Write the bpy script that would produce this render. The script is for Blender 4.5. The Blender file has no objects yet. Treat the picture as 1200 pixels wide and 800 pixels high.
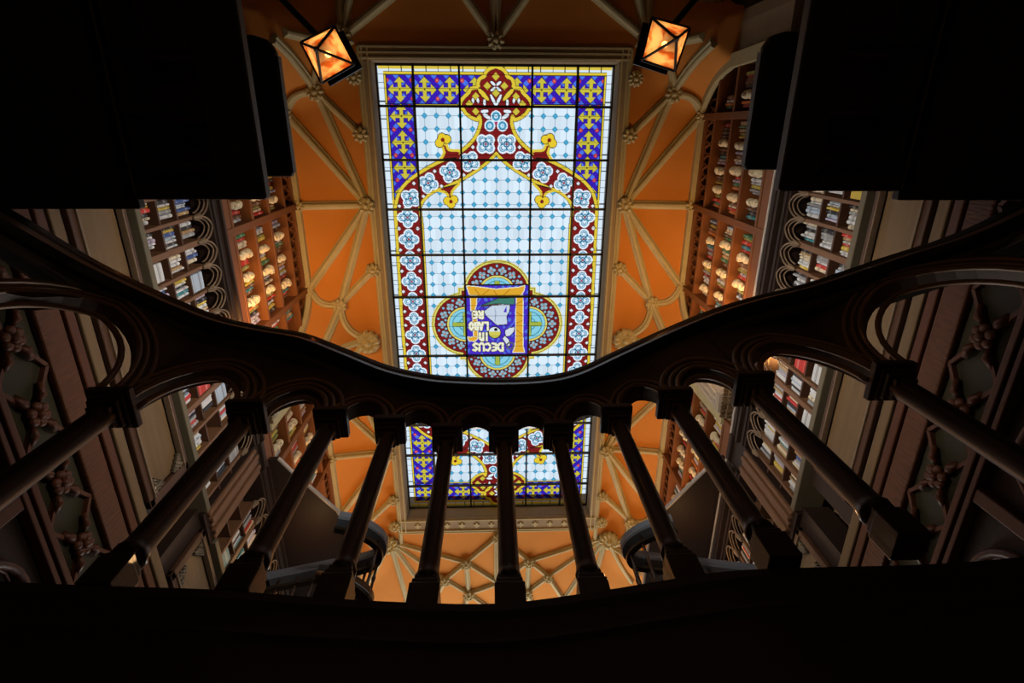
import bpy, math, random
import numpy as np
random.seed(7)
D = bpy.data
SC = bpy.context.scene
COL = SC.collection
PI = math.pi

# ------------------------------------------------------------------ camera, sky, lamps, exposure
CZ = 1.0                       # camera height above the ground floor; all heights h below are above the camera
FPX = 644.0                    # focal length in pixels of the 1200 x 800 frame
_Z = np.array([-24., -250., FPX]); _Z /= np.linalg.norm(_Z)
_Y = np.array([-7., 1658., FPX]); _Y -= _Z * (_Y @ _Z); _Y /= np.linalg.norm(_Y)
_X = np.cross(_Y, _Z)
RM = np.array([_X, _Y, _Z])    # rows: world axes seen from the camera (x right, y down, z forward)
from mathutils import Matrix, Vector
cam = D.cameras.new('camera'); camo = D.objects.new('camera', cam); COL.objects.link(camo)
cam.sensor_width = 36.0; cam.lens = FPX / 1200 * 36.0; cam.clip_start = 0.02; cam.clip_end = 200
camo.matrix_world = Matrix(((RM[0][0], -RM[0][1], -RM[0][2], 0), (RM[1][0], -RM[1][1], -RM[1][2], 0),
                            (RM[2][0], -RM[2][1], -RM[2][2], CZ), (0, 0, 0, 1)))
SC.camera = camo

w = D.worlds.new('sky'); SC.world = w; w.use_nodes = True
w.node_tree.nodes['Background'].inputs[0].default_value = (0.86, 0.94, 1.0, 1)
w.node_tree.nodes['Background'].inputs[1].default_value = 1.0
SC.view_settings.view_transform = 'Standard'; SC.view_settings.look = 'None'
SC.view_settings.exposure = 0.0; SC.view_settings.gamma = 1.0; SC.view_settings.use_curve_mapping = False
SC.cycles.use_denoising = True
SC.cycles.sample_clamp_indirect = 4.0
SC.cycles.max_bounces = 6

X0 = 0.07                      # the room's centre plane
def area_light(name, loc, target, sx, sy, power, col, portal=False):
    l = D.lights.new(name, 'AREA'); l.shape = 'RECTANGLE'; l.size = sx; l.size_y = sy
    l.energy = power; l.color = col
    o = D.objects.new(name, l); COL.objects.link(o)
    o.location = (loc[0], loc[1], loc[2] + CZ)
    d = Vector(target) - Vector(loc)
    o.rotation_euler = d.to_track_quat('-Z', 'Y').to_euler()
    if portal: l.cycles.is_portal = True
    return o
def point_light(name, loc, power, col, r=0.04):
    l = D.lights.new(name, 'POINT'); l.energy = power; l.color = col; l.shadow_soft_size = r
    o = D.objects.new(name, l); COL.objects.link(o); o.location = (loc[0], loc[1], loc[2] + CZ); return o

area_light('skylight_portal', (X0, 3.05, 9.12), (X0, 3.05, 0), 3.5, 7.85, 1, (1, 1, 1), True)
area_light('street_window_portal', (X0, 11.95, 6.2), (X0, 0, 6.2), 4.6, 3.6, 1, (1, 1, 1), True)
WARM = (1.0, 0.52, 0.17)
for s in (-1, 1):              # fixtureless warm uplights for unseen lamps in front of the lower cases' heads, hidden fills added above the landings to brighten the lower cases
    l = area_light('bookcase_uplight', (X0 + s * 2.50, 2.1, 5.55), (X0 + s * 2.72, 2.2, 7.6), 0.10, 1.7, 26, WARM); l.data.spread = 1.9
    l = area_light('gallery_uplight', (X0 + s * 2.5, 5.9, 6.2), (X0 + s * 2.5, 5.9, 8.6), 0.2, 2.4, 20, WARM); l.data.spread = 2.5
    l = area_light('lower_case_fill', (X0 - s * 1.7, -0.4, 3.35), (X0 + s * 3.0, 2.3, 5.40), 0.4, 0.3, 22, (1.0, 0.90, 0.78)); l.data.spread = 0.95
area_light('street_daylight', (X0, 12.35, 6.0), (X0, 8.0, 8.4), 4.4, 3.4, 300, (1.0, 0.95, 0.90))
for s in (-1, 1): point_light('far_shelf_light', (X0 + s * 2.5, 5.0, 5.55), 5.0, (1.0, 0.55, 0.22), 0.05)  # warm points without fixtures, added to light the far lower books
point_light('underside_fill', (0.2, -1.6, -0.3), 1.7, (1.0, 0.72, 0.45), 0.15)  # unseen warm fill added below to bring out the rail's underside and arches

# ------------------------------------------------------------------ helpers
def ray(u, v): return RM @ np.array([(u - 600) / FPX, (v - 400) / FPX, 1.0])
def at_h(u, v, h):
    r = ray(u, v); k = h / r[2]; return (r[0] * k, r[1] * k)
def at_x(u, v, x):
    r = ray(u, v); k = x / r[0]; return (r[1] * k, r[2] * k)
def project(x, y, h):
    q = RM.T @ np.array([x, y, h]); return 600 + FPX * q[0] / q[2], 400 + FPX * q[1] / q[2], q[2]

def world_loc(o):
    p = Vector((0, 0, 0))
    while o is not None: p = p + o.location; o = o.parent
    return p

class MB:
    """collects geometry in room coordinates (x, y, height above camera) and links it as one mesh object"""
    def __init__(self): self.v = []; self.f = []
    def add(self, vs, fs):
        n = len(self.v); self.v += [tuple(p) for p in vs]; self.f += [tuple(i + n for i in q) for q in fs]; return self
    def box(self, a, b):
        x0, y0, z0 = (min(a[i], b[i]) for i in range(3)); x1, y1, z1 = (max(a[i], b[i]) for i in range(3))
        return self.add([(x0, y0, z0), (x1, y0, z0), (x1, y1, z0), (x0, y1, z0), (x0, y0, z1), (x1, y0, z1), (x1, y1, z1), (x0, y1, z1)],
                        [(3, 2, 1, 0), (4, 5, 6, 7), (0, 1, 5, 4), (1, 2, 6, 5), (2, 3, 7, 6), (3, 0, 4, 7)])
    def sweep(self, pts, prof, up=(0, 0, 1), closed=False, cap=True, scales=None):
        """prof: list of (side, up) offsets, closed outline"""
        P = [Vector(p) for p in pts]; n = len(P); m = len(prof); vs = []; up = Vector(up)
        for i in range(n):
            if closed: t = P[(i + 1) % n] - P[i - 1]
            else: t = P[min(i + 1, n - 1)] - P[max(i - 1, 0)]
            t.normalize(); sd = t.cross(up)
            if sd.length < 1e-5: sd = t.cross(Vector((1, 0, 0.01)))
            sd.normalize(); u = sd.cross(t)
            k = scales[i] if scales else 1.0
            for (a, b) in prof: vs.append(P[i] + sd * a * k + u * b * k)
        fs = []
        for i in range(n if closed else n - 1):
            j = (i + 1) % n
            for k in range(m): fs.append((i * m + k, i * m + (k + 1) % m, j * m + (k + 1) % m, j * m + k))
        if cap and not closed: fs.append(tuple(range(m))[::-1]); fs.append(tuple(range((n - 1) * m, n * m)))
        return self.add(vs, fs)
    def tube(self, pts, r, n=8, closed=False, up=(0, 0, 1), scales=None):
        return self.sweep(pts, [(r * math.cos(2 * PI * k / n + PI / n), r * math.sin(2 * PI * k / n + PI / n)) for k in range(n)], up, closed, scales=scales)
    def lathe(self, c, prof, n=8, axis='z', rot=0.0, sx=1.0, sy=1.0):
        """prof: list of (radius, height) from bottom to top around c"""
        vs = []; fs = []; m = len(prof)
        for (r, z) in prof:
            for k in range(n):
                a = 2 * PI * k / n + rot
                vs.append((c[0] + r * math.cos(a) * sx, c[1] + r * math.sin(a) * sy, c[2] + z))
        for i in range(m - 1):
            for k in range(n): fs.append((i * n + k, i * n + (k + 1) % n, (i + 1) * n + (k + 1) % n, (i + 1) * n + k))
        fs.append(tuple(range(n))[::-1]); fs.append(tuple(range((m - 1) * n, m * n)))
        return self.add(vs, fs)
    def ball(self, c, rx, ry, rz, nu=10, nv=6):
        vs = [(c[0], c[1], c[2] - rz)]; fs = []
        for i in range(1, nv):
            th = -PI / 2 + PI * i / nv
            for k in range(nu):
                a = 2 * PI * k / nu
                vs.append((c[0] + rx * math.cos(th) * math.cos(a), c[1] + ry * math.cos(th) * math.sin(a), c[2] + rz * math.sin(th)))
        vs.append((c[0], c[1], c[2] + rz)); L = len(vs) - 1
        for k in range(nu): fs.append((0, 1 + (k + 1) % nu, 1 + k)); fs.append((L, L - nu + k, L - nu + (k + 1) % nu))
        for i in range(nv - 2):
            for k in range(nu):
                a = 1 + i * nu; fs.append((a + k, a + (k + 1) % nu, a + nu + (k + 1) % nu, a + nu + k))
        return self.add(vs, fs)
    def prism(self, poly, e):
        """poly: 3-D outline, e: extrusion vector"""
        n = len(poly); e = Vector(e); vs = [Vector(p) for p in poly] + [Vector(p) + e for p in poly]
        return self.add(vs, [tuple(range(n))[::-1], tuple(range(n, 2 * n))] + [(i, (i + 1) % n, n + (i + 1) % n, n + i) for i in range(n)])
    def mirror(self, cx):
        n = MB(); n.v = [(2 * cx - p[0], p[1], p[2]) for p in self.v]; n.f = [q[::-1] for q in self.f]; return n
    def build(self, name, mat, parent=None, smooth=False, bevel=0.0, origin=None):
        me = D.meshes.new(name)
        if parent is None:
            if origin is None:
                xs = [p[0] for p in self.v]; ys = [p[1] for p in self.v]; zs = [p[2] for p in self.v]
                origin = ((min(xs) + max(xs)) / 2, (min(ys) + max(ys)) / 2, min(zs))
            L = Vector((origin[0], origin[1], origin[2] + CZ))
        else: L = world_loc(parent)
        me.from_pydata([(p[0] - L.x, p[1] - L.y, p[2] + CZ - L.z) for p in self.v], [], self.f)
        me.materials.append(mat); me.update()
        import bmesh
        bm = bmesh.new(); bm.from_mesh(me); bmesh.ops.recalc_face_normals(bm, faces=bm.faces); bm.to_mesh(me); bm.free()
        if smooth: me.polygons.foreach_set('use_smooth', [True] * len(me.polygons))
        o = D.objects.new(name, me); COL.objects.link(o)
        if parent is None: o.location = L
        else: o.parent = parent
        if bevel:
            b = o.modifiers.new('edge', 'BEVEL'); b.width = bevel; b.segments = 2; b.limit_method = 'ANGLE'
        return o

def tag(o, label=None, cat=None, group=None, kind=None):
    if label: o['label'] = label
    if cat: o['category'] = cat
    if group: o['group'] = group
    if kind: o['kind'] = kind
    return o
def thing(name, loc, label, cat, group=None):
    o = D.objects.new(name, None); COL.objects.link(o); o.location = (loc[0], loc[1], loc[2] + CZ)
    o.empty_display_size = 0.1
    return tag(o, label, cat, group)
def copy_tree(o, parent=None):
    c = o.copy(); COL.objects.link(c)
    if parent is not None: c.parent = parent
    for ch in list(o.children): copy_tree(ch, c)
    return c
ORD = ['zeroth', 'first', 'second', 'third', 'fourth', 'fifth', 'sixth', 'seventh', 'eighth', 'ninth', 'tenth', 'eleventh', 'twelfth',
       'thirteenth', 'fourteenth', 'fifteenth', 'sixteenth', 'seventeenth', 'eighteenth', 'nineteenth', 'twentieth']
def ordinal(n):
    if n < len(ORD): return ORD[n]
    return '%d%s' % (n, 'th' if 10 <= n % 100 <= 20 else {1: 'st', 2: 'nd', 3: 'rd'}.get(n % 10, 'th'))

# ------------------------------------------------------------------ materials
def mat(name, col, rough=0.6, metal=0.0, noise=None, scale=6.0, stretch=(1, 1, 1), bump=0.0, spec=0.5, coat=0.0):
    m = D.materials.new(name); m.use_nodes = True; nt = m.node_tree; b = nt.nodes['Principled BSDF']
    b.inputs['Base Color'].default_value = (*col, 1); b.inputs['Roughness'].default_value = rough
    b.inputs['Metallic'].default_value = metal; b.inputs['Specular IOR Level'].default_value = spec
    if coat: b.inputs['Coat Weight'].default_value = coat
    tc = nt.nodes.new('ShaderNodeTexCoord'); mp = nt.nodes.new('ShaderNodeMapping'); mp.inputs['Scale'].default_value = stretch
    nt.links.new(tc.outputs['Object'], mp.inputs['Vector'])
    nz = nt.nodes.new('ShaderNodeTexNoise'); nz.inputs['Scale'].default_value = scale; nz.inputs['Detail'].default_value = 5
    nt.links.new(mp.outputs[0], nz.inputs['Vector'])
    if noise:
        mx = nt.nodes.new('ShaderNodeMix'); mx.data_type = 'RGBA'
        mx.inputs[6].default_value = (*col, 1); mx.inputs[7].default_value = (*noise, 1)
        nt.links.new(nz.outputs[0], mx.inputs[0]); nt.links.new(mx.outputs[2], b.inputs['Base Color'])
    if bump:
        bp = nt.nodes.new('ShaderNodeBump'); bp.inputs['Strength'].default_value = bump; bp.inputs['Distance'].default_value = 0.01
        nt.links.new(nz.outputs[0], bp.inputs['Height']); nt.links.new(bp.outputs[0], b.inputs['Normal'])
    return m
def wood(name, a, b, rough=0.45, axis=1, scale=3.0, coat=0.0):
    st = [14, 14, 14]; st[axis] = 1.0
    return mat(name, a, rough, noise=b, scale=scale, stretch=tuple(st), bump=0.15, coat=coat)
M = {}
M['plaster'] = mat('orange_plaster', (0.70, 0.28, 0.058), 0.85, noise=(0.60, 0.228, 0.044), scale=2.0, bump=0.05, spec=0.2)
M['rib'] = mat('cream_rib_plaster', (0.58, 0.50, 0.28), 0.75, noise=(0.46, 0.39, 0.21), scale=9, bump=0.1, spec=0.2)
M['frame'] = mat('stone_frame', (0.38, 0.29, 0.18), 0.75, noise=(0.28, 0.21, 0.125), scale=6, bump=0.1, spec=0.2)
M['outer'] = mat('masonry', (0.25, 0.16, 0.09), 0.9)
M['floor'] = wood('floor_boards', (0.10, 0.045, 0.02), (0.06, 0.028, 0.014), 0.5)
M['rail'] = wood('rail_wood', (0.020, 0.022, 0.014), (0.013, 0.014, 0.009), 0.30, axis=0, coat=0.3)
M['arcade'] = wood('arcade_wood', (0.11, 0.064, 0.033), (0.075, 0.043, 0.022), 0.6, axis=2)
M['archrim'] = wood('arch_rim_wood', (0.42, 0.25, 0.13), (0.30, 0.17, 0.085), 0.42, axis=2)
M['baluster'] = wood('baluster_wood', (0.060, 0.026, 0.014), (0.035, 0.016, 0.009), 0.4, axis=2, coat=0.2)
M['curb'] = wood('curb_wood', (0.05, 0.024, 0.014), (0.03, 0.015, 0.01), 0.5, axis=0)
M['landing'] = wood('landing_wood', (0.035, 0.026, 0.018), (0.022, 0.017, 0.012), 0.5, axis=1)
M['coffer'] = wood('coffer_red_wood', (0.16, 0.035, 0.018), (0.09, 0.02, 0.012), 0.6, axis=0)
M['case'] = wood('bookcase_red_wood', (0.27, 0.088, 0.021), (0.16, 0.05, 0.012), 0.5, axis=1)
M['case_up'] = wood('bookcase_upright_wood', (0.25, 0.082, 0.020), (0.15, 0.047, 0.011), 0.5, axis=2)
M['back'] = mat('bookcase_back', (0.05, 0.018, 0.008), 0.8)
M['oak'] = wood('brown_oak', (0.22, 0.105, 0.05), (0.14, 0.065, 0.03), 0.5, axis=2)
M['oakshelf'] = wood('dark_oak_shelf', (0.10, 0.042, 0.02), (0.065, 0.027, 0.013), 0.5, axis=1)
M['archwood'] = wood('arch_moulding_wood', (0.24, 0.165, 0.10), (0.15, 0.10, 0.06), 0.5, axis=2)
M['tan'] = wood('tan_panel', (0.22, 0.135, 0.06), (0.12, 0.072, 0.032), 0.55, axis=1, scale=2.0)
M['litedge'] = wood('skylit_edge_wood', (0.16, 0.15, 0.13), (0.11, 0.10, 0.09), 0.5, axis=1)  # skylight falling on the landings' inner edges, put into the wood colour
M['bluelit'] = mat('daylit_rail_blue', (0.20, 0.24, 0.30), 0.25)  # bluish daylight on the gallery's top rail, put into its colour
M['raillit'] = wood('lit_rail_edge', (0.15, 0.075, 0.03), (0.10, 0.05, 0.02), 0.4, axis=0)  # warm light along the handrail's inner face, painted as a brown strip
M['tanrail'] = wood('grey_tan_rail', (0.17, 0.14, 0.085), (0.11, 0.09, 0.055), 0.5, axis=1)
M['darkwood'] = wood('dark_stained_wood', (0.032, 0.014, 0.007), (0.018, 0.008, 0.005), 0.6, axis=1)
M['edge'] = mat('pale_edge_bead', (0.55, 0.50, 0.44), 0.35)
M['carve'] = wood('carved_chestnut', (0.135, 0.038, 0.012), (0.07, 0.02, 0.007), 0.5, axis=1)
M['scales'] = mat('scaled_carving', (0.19, 0.058, 0.016), 0.55, noise=(0.035, 0.012, 0.005), scale=3.0, stretch=(1.2, 16, 2.5), bump=1.0)
M['green'] = mat('green_ground_panel', (0.035, 0.032, 0.014), 0.6)
M['pewter'] = mat('dark_gilt_leaf', (0.16, 0.13, 0.085), 0.28, metal=0.7, spec=0.8)
M['stone'] = mat('pale_fluted_plaster', (0.50, 0.42, 0.33), 0.6, noise=(0.40, 0.33, 0.25), scale=8)
M['bust'] = mat('cream_plaster_bust', (0.88, 0.75, 0.50), 0.5, noise=(0.72, 0.58, 0.36), scale=30)
M['page'] = mat('book_pages', (0.80, 0.74, 0.62), 0.8)
M['iron'] = mat('black_iron', (0.015, 0.014, 0.013), 0.4, metal=0.6)
M['barpaint'] = mat('black_glazing_bar', (0.010, 0.009, 0.008), 0.5)
M['amber'] = None

PAL = {'white': (0.66, 0.68, 0.71), 'cream': (0.76, 0.66, 0.48), 'pale blue': (0.45, 0.55, 0.68), 'grey': (0.33, 0.34, 0.36),
       'black': (0.018, 0.018, 0.022), 'red': (0.56, 0.030, 0.018), 'crimson': (0.30, 0.012, 0.020), 'orange': (0.72, 0.20, 0.03),
       'yellow': (0.62, 0.46, 0.05), 'olive': (0.30, 0.27, 0.05), 'green': (0.05, 0.20, 0.09), 'teal': (0.03, 0.24, 0.29),
       'blue': (0.05, 0.11, 0.36), 'tan': (0.46, 0.29, 0.13), 'brown': (0.17, 0.075, 0.035), 'lilac': (0.50, 0.44, 0.60)}
def book_mat(name, col, attr=False):
    m = D.materials.new(name); m.use_nodes = True; nt = m.node_tree; b = nt.nodes['Principled BSDF']
    b.inputs['Roughness'].default_value = 0.45
    if attr:
        a = nt.nodes.new('ShaderNodeAttribute'); a.attribute_name = 'tint'; nt.links.new(a.outputs['Color'], b.inputs['Base Color']); return m
    tc = nt.nodes.new('ShaderNodeTexCoord'); sp = nt.nodes.new('ShaderNodeSeparateXYZ'); nt.links.new(tc.outputs['Generated'], sp.inputs[0])
    r = nt.nodes.new('ShaderNodeValToRGB'); r.color_ramp.interpolation = 'CONSTANT'
    lum = sum(col) / 3; lab = tuple(c * 0.35 for c in col) if lum > 0.4 else tuple(min(1, c * 0.7 + 0.32) for c in col)
    el = r.color_ramp.elements; el[0].position = 0; el[0].color = (*col, 1); el[1].position = 0.62; el[1].color = (*lab, 1)
    for p, c in ((0.68, col), (0.72, lab), (0.76, col), (0.12, lab), (0.15, col)):
        e = el.new(p); e.color = (*c, 1)
    nt.links.new(sp.outputs['Z'], r.inputs[0]); nt.links.new(r.outputs[0], b.inputs['Base Color'])
    return m
BM = {k: book_mat('book_' + k.replace(' ', '_'), c) for k, c in PAL.items()}
BM_STUFF = book_mat('book_far', None, True)

# stained glass: light of the sky passes through the coloured panes
def glass_mat():
    m = D.materials.new('stained_glass'); m.use_nodes = True; nt = m.node_tree
    for n in list(nt.nodes): nt.nodes.remove(n)
    out = nt.nodes.new('ShaderNodeOutputMaterial'); tr = nt.nodes.new('ShaderNodeBsdfTransparent'); gl = nt.nodes.new('ShaderNodeBsdfGlossy')
    gl.inputs['Roughness'].default_value = 0.5; mx = nt.nodes.new('ShaderNodeMixShader'); mx.inputs[0].default_value = 0.004
    a = nt.nodes.new('ShaderNodeAttribute'); a.attribute_name = 'tint'
    nt.links.new(a.outputs['Color'], tr.inputs[0]); nt.links.new(tr.outputs[0], mx.inputs[1]); nt.links.new(gl.outputs[0], mx.inputs[2])
    nt.links.new(mx.outputs[0], out.inputs[0]); return m
M['glass'] = glass_mat()

# ------------------------------------------------------------------ room shell
HW = 3.0                       # half width between the upper bookcase faces
HC = 8.66                      # crown of the vault beside the skylight
SKY_H = 9.0
SW = 1.755                     # half width of the skylight
SY0, SY1 = -0.876, 6.985
BAY0, BAYL = 1.1, 4.4          # centre of the first bay, length of a bay; piers at 3.3, 7.7, -1.1
YN, YF = -5.0, 12.0
def struct(o): o['kind'] = 'structure'; return o

struct(MB().box((X0 - 3.6, YN - .2, -1.2), (X0 + 3.6, YF + .2, -1.0)).build('floor', M['floor']))
struct(MB().box((X0 - 3.6, YN - .2, -1.0), (X0 - 3.4, YF + .2, 9.4)).build('wall_left', M['outer']))
struct(MB().box((X0 + 3.4, YN - .2, -1.0), (X0 + 3.6, YF + .2, 9.4)).build('wall_right', M['outer']))
struct(MB().box((X0 - 3.4, YN - .2, -1.0), (X0 + 3.4, YN, 9.4)).build('wall_back', M['outer']))
b = MB()                       # street wall with a tall window
b.box((X0 - 3.4, YF, -1.0), (X0 + 3.4, YF + .2, 4.4)).box((X0 - 3.4, YF, 8.0), (X0 + 3.4, YF + .2, 9.4))
b.box((X0 - 3.4, YF, 4.4), (X0 - 2.3, YF + .2, 8.0)).box((X0 + 2.3, YF, 4.4), (X0 + 3.4, YF + .2, 8.0))
struct(b.build('wall_front', M['outer']))
w2 = struct(MB().box((X0 - 2.3, YF + .05, 4.4), (X0 + 2.3, YF + .12, 4.48)).box((X0 - 2.3, YF + .05, 7.92), (X0 + 2.3, YF + .12, 8.0))
            .box((X0 - 2.3, YF + .05, 4.48), (X0 - 2.22, YF + .12, 7.92)).box((X0 + 2.22, YF + .05, 4.48), (X0 + 2.3, YF + .12, 7.92)).build('window_2', M['frame']))
b = MB()
for k in range(1, 6): x = X0 - 2.3 + 4.6 * k / 6; b.box((x - .03, YF + .06, 4.48), (x + .03, YF + .11, 7.92))
for k in range(1, 4): z = 4.4 + 3.6 * k / 4; b.box((X0 - 2.22, YF + .065, z - .02), (X0 + 2.22, YF + .105, z + .02))
b.build('window_frame', M['frame'], w2)

def fan_r(ax, y):              # plan distance to the nearest pier
    yy = abs((y - BAY0 + BAYL / 2) % BAYL - BAYL / 2)
    return math.hypot(HW - ax, BAYL / 2 - yy)
def vault(x, y):
    ax = abs(x - X0); d = min(1.0, max(0.0, (ax - 1.9) / (HW - 1.9)))
    r = max(0.30, fan_r(ax, y)); q = min(1.0, max(0.0, (1.0 - r) / 0.72))
    return HC - 0.14 * d * d - 1.22 * (1 - math.sqrt(max(0.0, 1 - q * q)))
# ceiling: two side strips of fan vault and flat crowns before and beyond the skylight
b = MB()
def grid_patch(b, xs, ys, fn):
    n0 = len(b.v); nx = len(xs); vs = [(x, y, fn(x, y)) for y in ys for x in xs]
    b.add(vs, [(j * nx + i, j * nx + i + 1, (j + 1) * nx + i + 1, (j + 1) * nx + i) for j in range(len(ys) - 1) for i in range(nx - 1)])
ysg = [YN + (YF - YN) * k / 260 for k in range(261)]
for s in (-1, 1): grid_patch(b, [X0 + s * (1.88 + (HW + .02 - 1.88) * i / 34) for i in range(35)], ysg, vault)
grid_patch(b, [X0 - 1.88, X0 + 1.88], [YN, SY0 - .2], lambda x, y: HC)
grid_patch(b, [X0 - 1.88, X0 + 1.88], [SY1 + .3, YF], lambda x, y: HC)
ceil = struct(b.build('ceiling', M['plaster'], smooth=True, origin=(X0, 3.0, HC)))
b = MB()                       # the roof over the vault, open above the skylight
b.box((X0 - 3.4, YN, 9.08), (X0 - SW - .05, YF, 9.4)).box((X0 + SW + .05, YN, 9.08), (X0 + 3.4, YF, 9.4))
b.box((X0 - SW - .05, YN, 9.08), (X0 + SW + .05, SY0 - .05, 9.4)).box((X0 - SW - .05, SY1 + .05, 9.08), (X0 + SW + .05, YF, 9.4))
struct(b.build('trim_1', M['outer']))

RIBP = [(-.062, .03), (-.062, -.025), (-.040, -.040), (-.034, -.070), (-.016, -.088), (.016, -.088), (.034, -.070), (.040, -.040), (.062, -.025), (.062, .03)]
def rib_path(a, c, bow=0.0, n=14):
    pts = []
    dx, dy = c[0] - a[0], c[1] - a[1]; L = math.hypot(dx, dy); nx, ny = -dy / L, dx / L
    for k in range(n + 1):
        t = k / n; o = bow * 4 * t * (1 - t); x = a[0] + dx * t + nx * o; y = a[1] + dy * t + ny * o
        pts.append((x, y, vault(x, y) if abs(x - X0) > 1.88 else HC))
    return pts
def rib(a, c, bow=0.0, k=1.0):
    return MB().sweep(rib_path(a, c, bow), [(p * k, q * k) for p, q in RIBP]).build('rib', M['rib'], ceil, smooth=False)
def leaf_mesh(R, n, thick):
    b = MB()
    for k in range(n):
        a = 2 * PI * k / n
        for (rr, wd, dz) in ((.70, .24, 0.0),):
            cx, cy = math.cos(a) * R * rr, math.sin(a) * R * rr
            vs = []; fs = []
            for (t, wv, z) in ((-.42, .06, -thick * .4), (-.1, wd, -thick * .95), (.2, wd * .9, -thick * .8), (.32, .10, -thick * .2)):
                for sgn in (-1, 0, 1):
                    vs.append((cx + math.cos(a) * t * R - math.sin(a) * wv * R * sgn, cy + math.sin(a) * t * R + math.cos(a) * wv * R * sgn, z - (thick * .35 if sgn == 0 else 0)))
            for i in range(3):
                for j in range(2): q = i * 3 + j; fs.append((q, q + 1, q + 4, q + 3))
            b.add(vs, fs)
    b.lathe((0, 0, -thick), [(R * .30, 0), (R * .62, thick * .35), (R * .72, thick), (R * .72, thick * 1.2)], 12)
    b.ball((0, 0, -thick), R * .30, R * .30, thick * .6)
    return b
LEAF = {}
def boss(x, y, R=0.12, n=9, thick=.07, z=None):
    key = (n,)
    z = z if z is not None else (vault(x, y) if abs(x - X0) > 1.88 else HC)
    if key not in LEAF:
        o = leaf_mesh(1.0, n, .55).build('boss', M['rib'], ceil); LEAF[key] = o.data
        me = o.data
        for v in me.vertices: v.co = (v.co.x + ceil.location.x, v.co.y + ceil.location.y, v.co.z + ceil.location.z - CZ)
    else:
        o = D.objects.new('boss', LEAF[key]); COL.objects.link(o); o.parent = ceil
    o.location = (x - ceil.location.x, y - ceil.location.y, z - .05 - (ceil.location.z - CZ)); o.scale = (R, R, R); o.rotation_euler.z = random.uniform(0, 1)
    return o
for s in (-1, 1):
    X = lambda a: X0 + s * a
    for bc in (BAY0, BAY0 + BAYL):
        B0 = (X(1.98), bc); W0 = (X(2.97), bc); rib(B0, W0)
        boss(*B0, .13, 9); boss(X(2.96), bc, .09, 7)
        for e in (-1, 1):
            Ba = (X(2.53), bc + e * 1.56); Bs = (X(1.97), bc + e * 1.0); Wc = (X(2.97), bc + e * 1.28); Big = (X(2.14), bc + e * 2.2); P = (X(2.72), bc + e * 2.12)
            rib(B0, Ba); rib(B0, Wc); rib(Bs, Ba, 0, .9); rib(Ba, Wc, s * e * .10, .9); rib(Ba, P, 0, .95); rib(Ba, Big, -s * e * .10, .9)
            boss(*Ba, .125, 9); boss(*Bs, .115, 8); boss(X(2.96), bc + e * 1.28, .09, 7)
    for yp in (-1.1, 3.3, 7.7):
        boss(X(2.14), yp if yp < 7 else 7.5, .20, 12)
        rib((X(2.14), yp), (X(2.66), yp), 0, .9)
    boss(X(1.99), -.66, .11, 10); boss(X(1.99), 7.1, .12, 10)
    # side arches over the bookcases (the edge where vault meets wall)
    for bc in (BAY0, BAY0 + BAYL):
        pts = []
        for k in range(61):
            y = bc - 1.9 + 3.8 * k / 60; pts.append((X(HW - .02), y, vault(X(HW - .02), y)))
        pts = [(X(HW - .02), bc - 1.93, 6.3)] + pts + [(X(HW - .02), bc + 1.93, 6.3)]
        MB().sweep(pts, [(-.08, .05), (-.08, -.02), (-.03, -.06), (.03, -.06), (.08, -.02), (.08, .05)], up=(-s, 0, 0)).build('rib', M['rib'], ceil)
    # long rib along the skylight frame
    MB().sweep([(X(1.905), y, HC + .02) for y in (-1.05, 3, 7.55)], [(-.04, .03), (-.04, -.05), (.0, -.08), (.04, -.05), (.04, .03)]).build('rib', M['rib'], ceil)
# far star ribs
C = (X0, 7.42)
n1 = [(X0 - .65, 8.07), (X0 + .60, 8.07)]; n2 = [(X0 - 1.08, 8.50), (X0 + 1.0, 8.48)]; n3 = [(X0 - .62, 8.88), (X0 + .58, 8.88)]; n4 = (X0, 8.62); cb = [(X0 - 2.12, 7.5), (X0 + 2.12, 7.5)]
for i in (0, 1):
    rib(C, n1[i], 0, .8); rib(n1[i], cb[i], 0, .8); rib(n1[i], n2[i], 0, .8); rib(n1[i], n3[i], 0, .8); rib(n1[i], n4, 0, .8); rib(n2[i], n3[i], 0, .8); rib(n4, n3[i], 0, .8)
    rib(cb[i], (X0 + (-1.85, 1.85)[i], 9.3), 0, .8); rib(cb[i], (X0 + (-1.2, 1.2)[i], 9.4), 0, .8); rib(cb[i], (X0 + (-2.7, 2.7)[i], 8.6), 0, .8); rib(cb[i], n2[i], 0, .7)
    rib(n2[i], (X0 + (-1.6, 1.6)[i], 9.6), 0, .8); rib(n3[i], (X0 + (-.9, .9)[i], 9.9), 0, .8); rib(n3[i], (X0, 9.5), 0, .8)
    boss(*n1[i], .12, 8); boss(*n2[i], .11, 8); boss(*n3[i], .12, 8)
rib(C, n4, 0, 1.5); boss(*C, .13, 8); boss(*n4, .09, 8)
# near ribs, behind the skylight
Cn = (X0, -1.13); boss(*Cn, .12, 8)
for tx, ty in ((-.05, -2.6), (.05, -2.6), (-.75, -2.1), (.75, -2.1)): rib(Cn, (X0 + tx, ty))
for s in (-1, 1):
    g = (X0 + s * 2.12, -1.15)
    for tx, ty in ((s * .75, -2.1), (s * 1.7, -2.5), (s * 2.05, -2.5)): rib(g, (X0 + tx, ty))
    rib((X0 + s * 2.1, -2.2), (X0 + s * 2.95, -1.55), s * .12)

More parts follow.
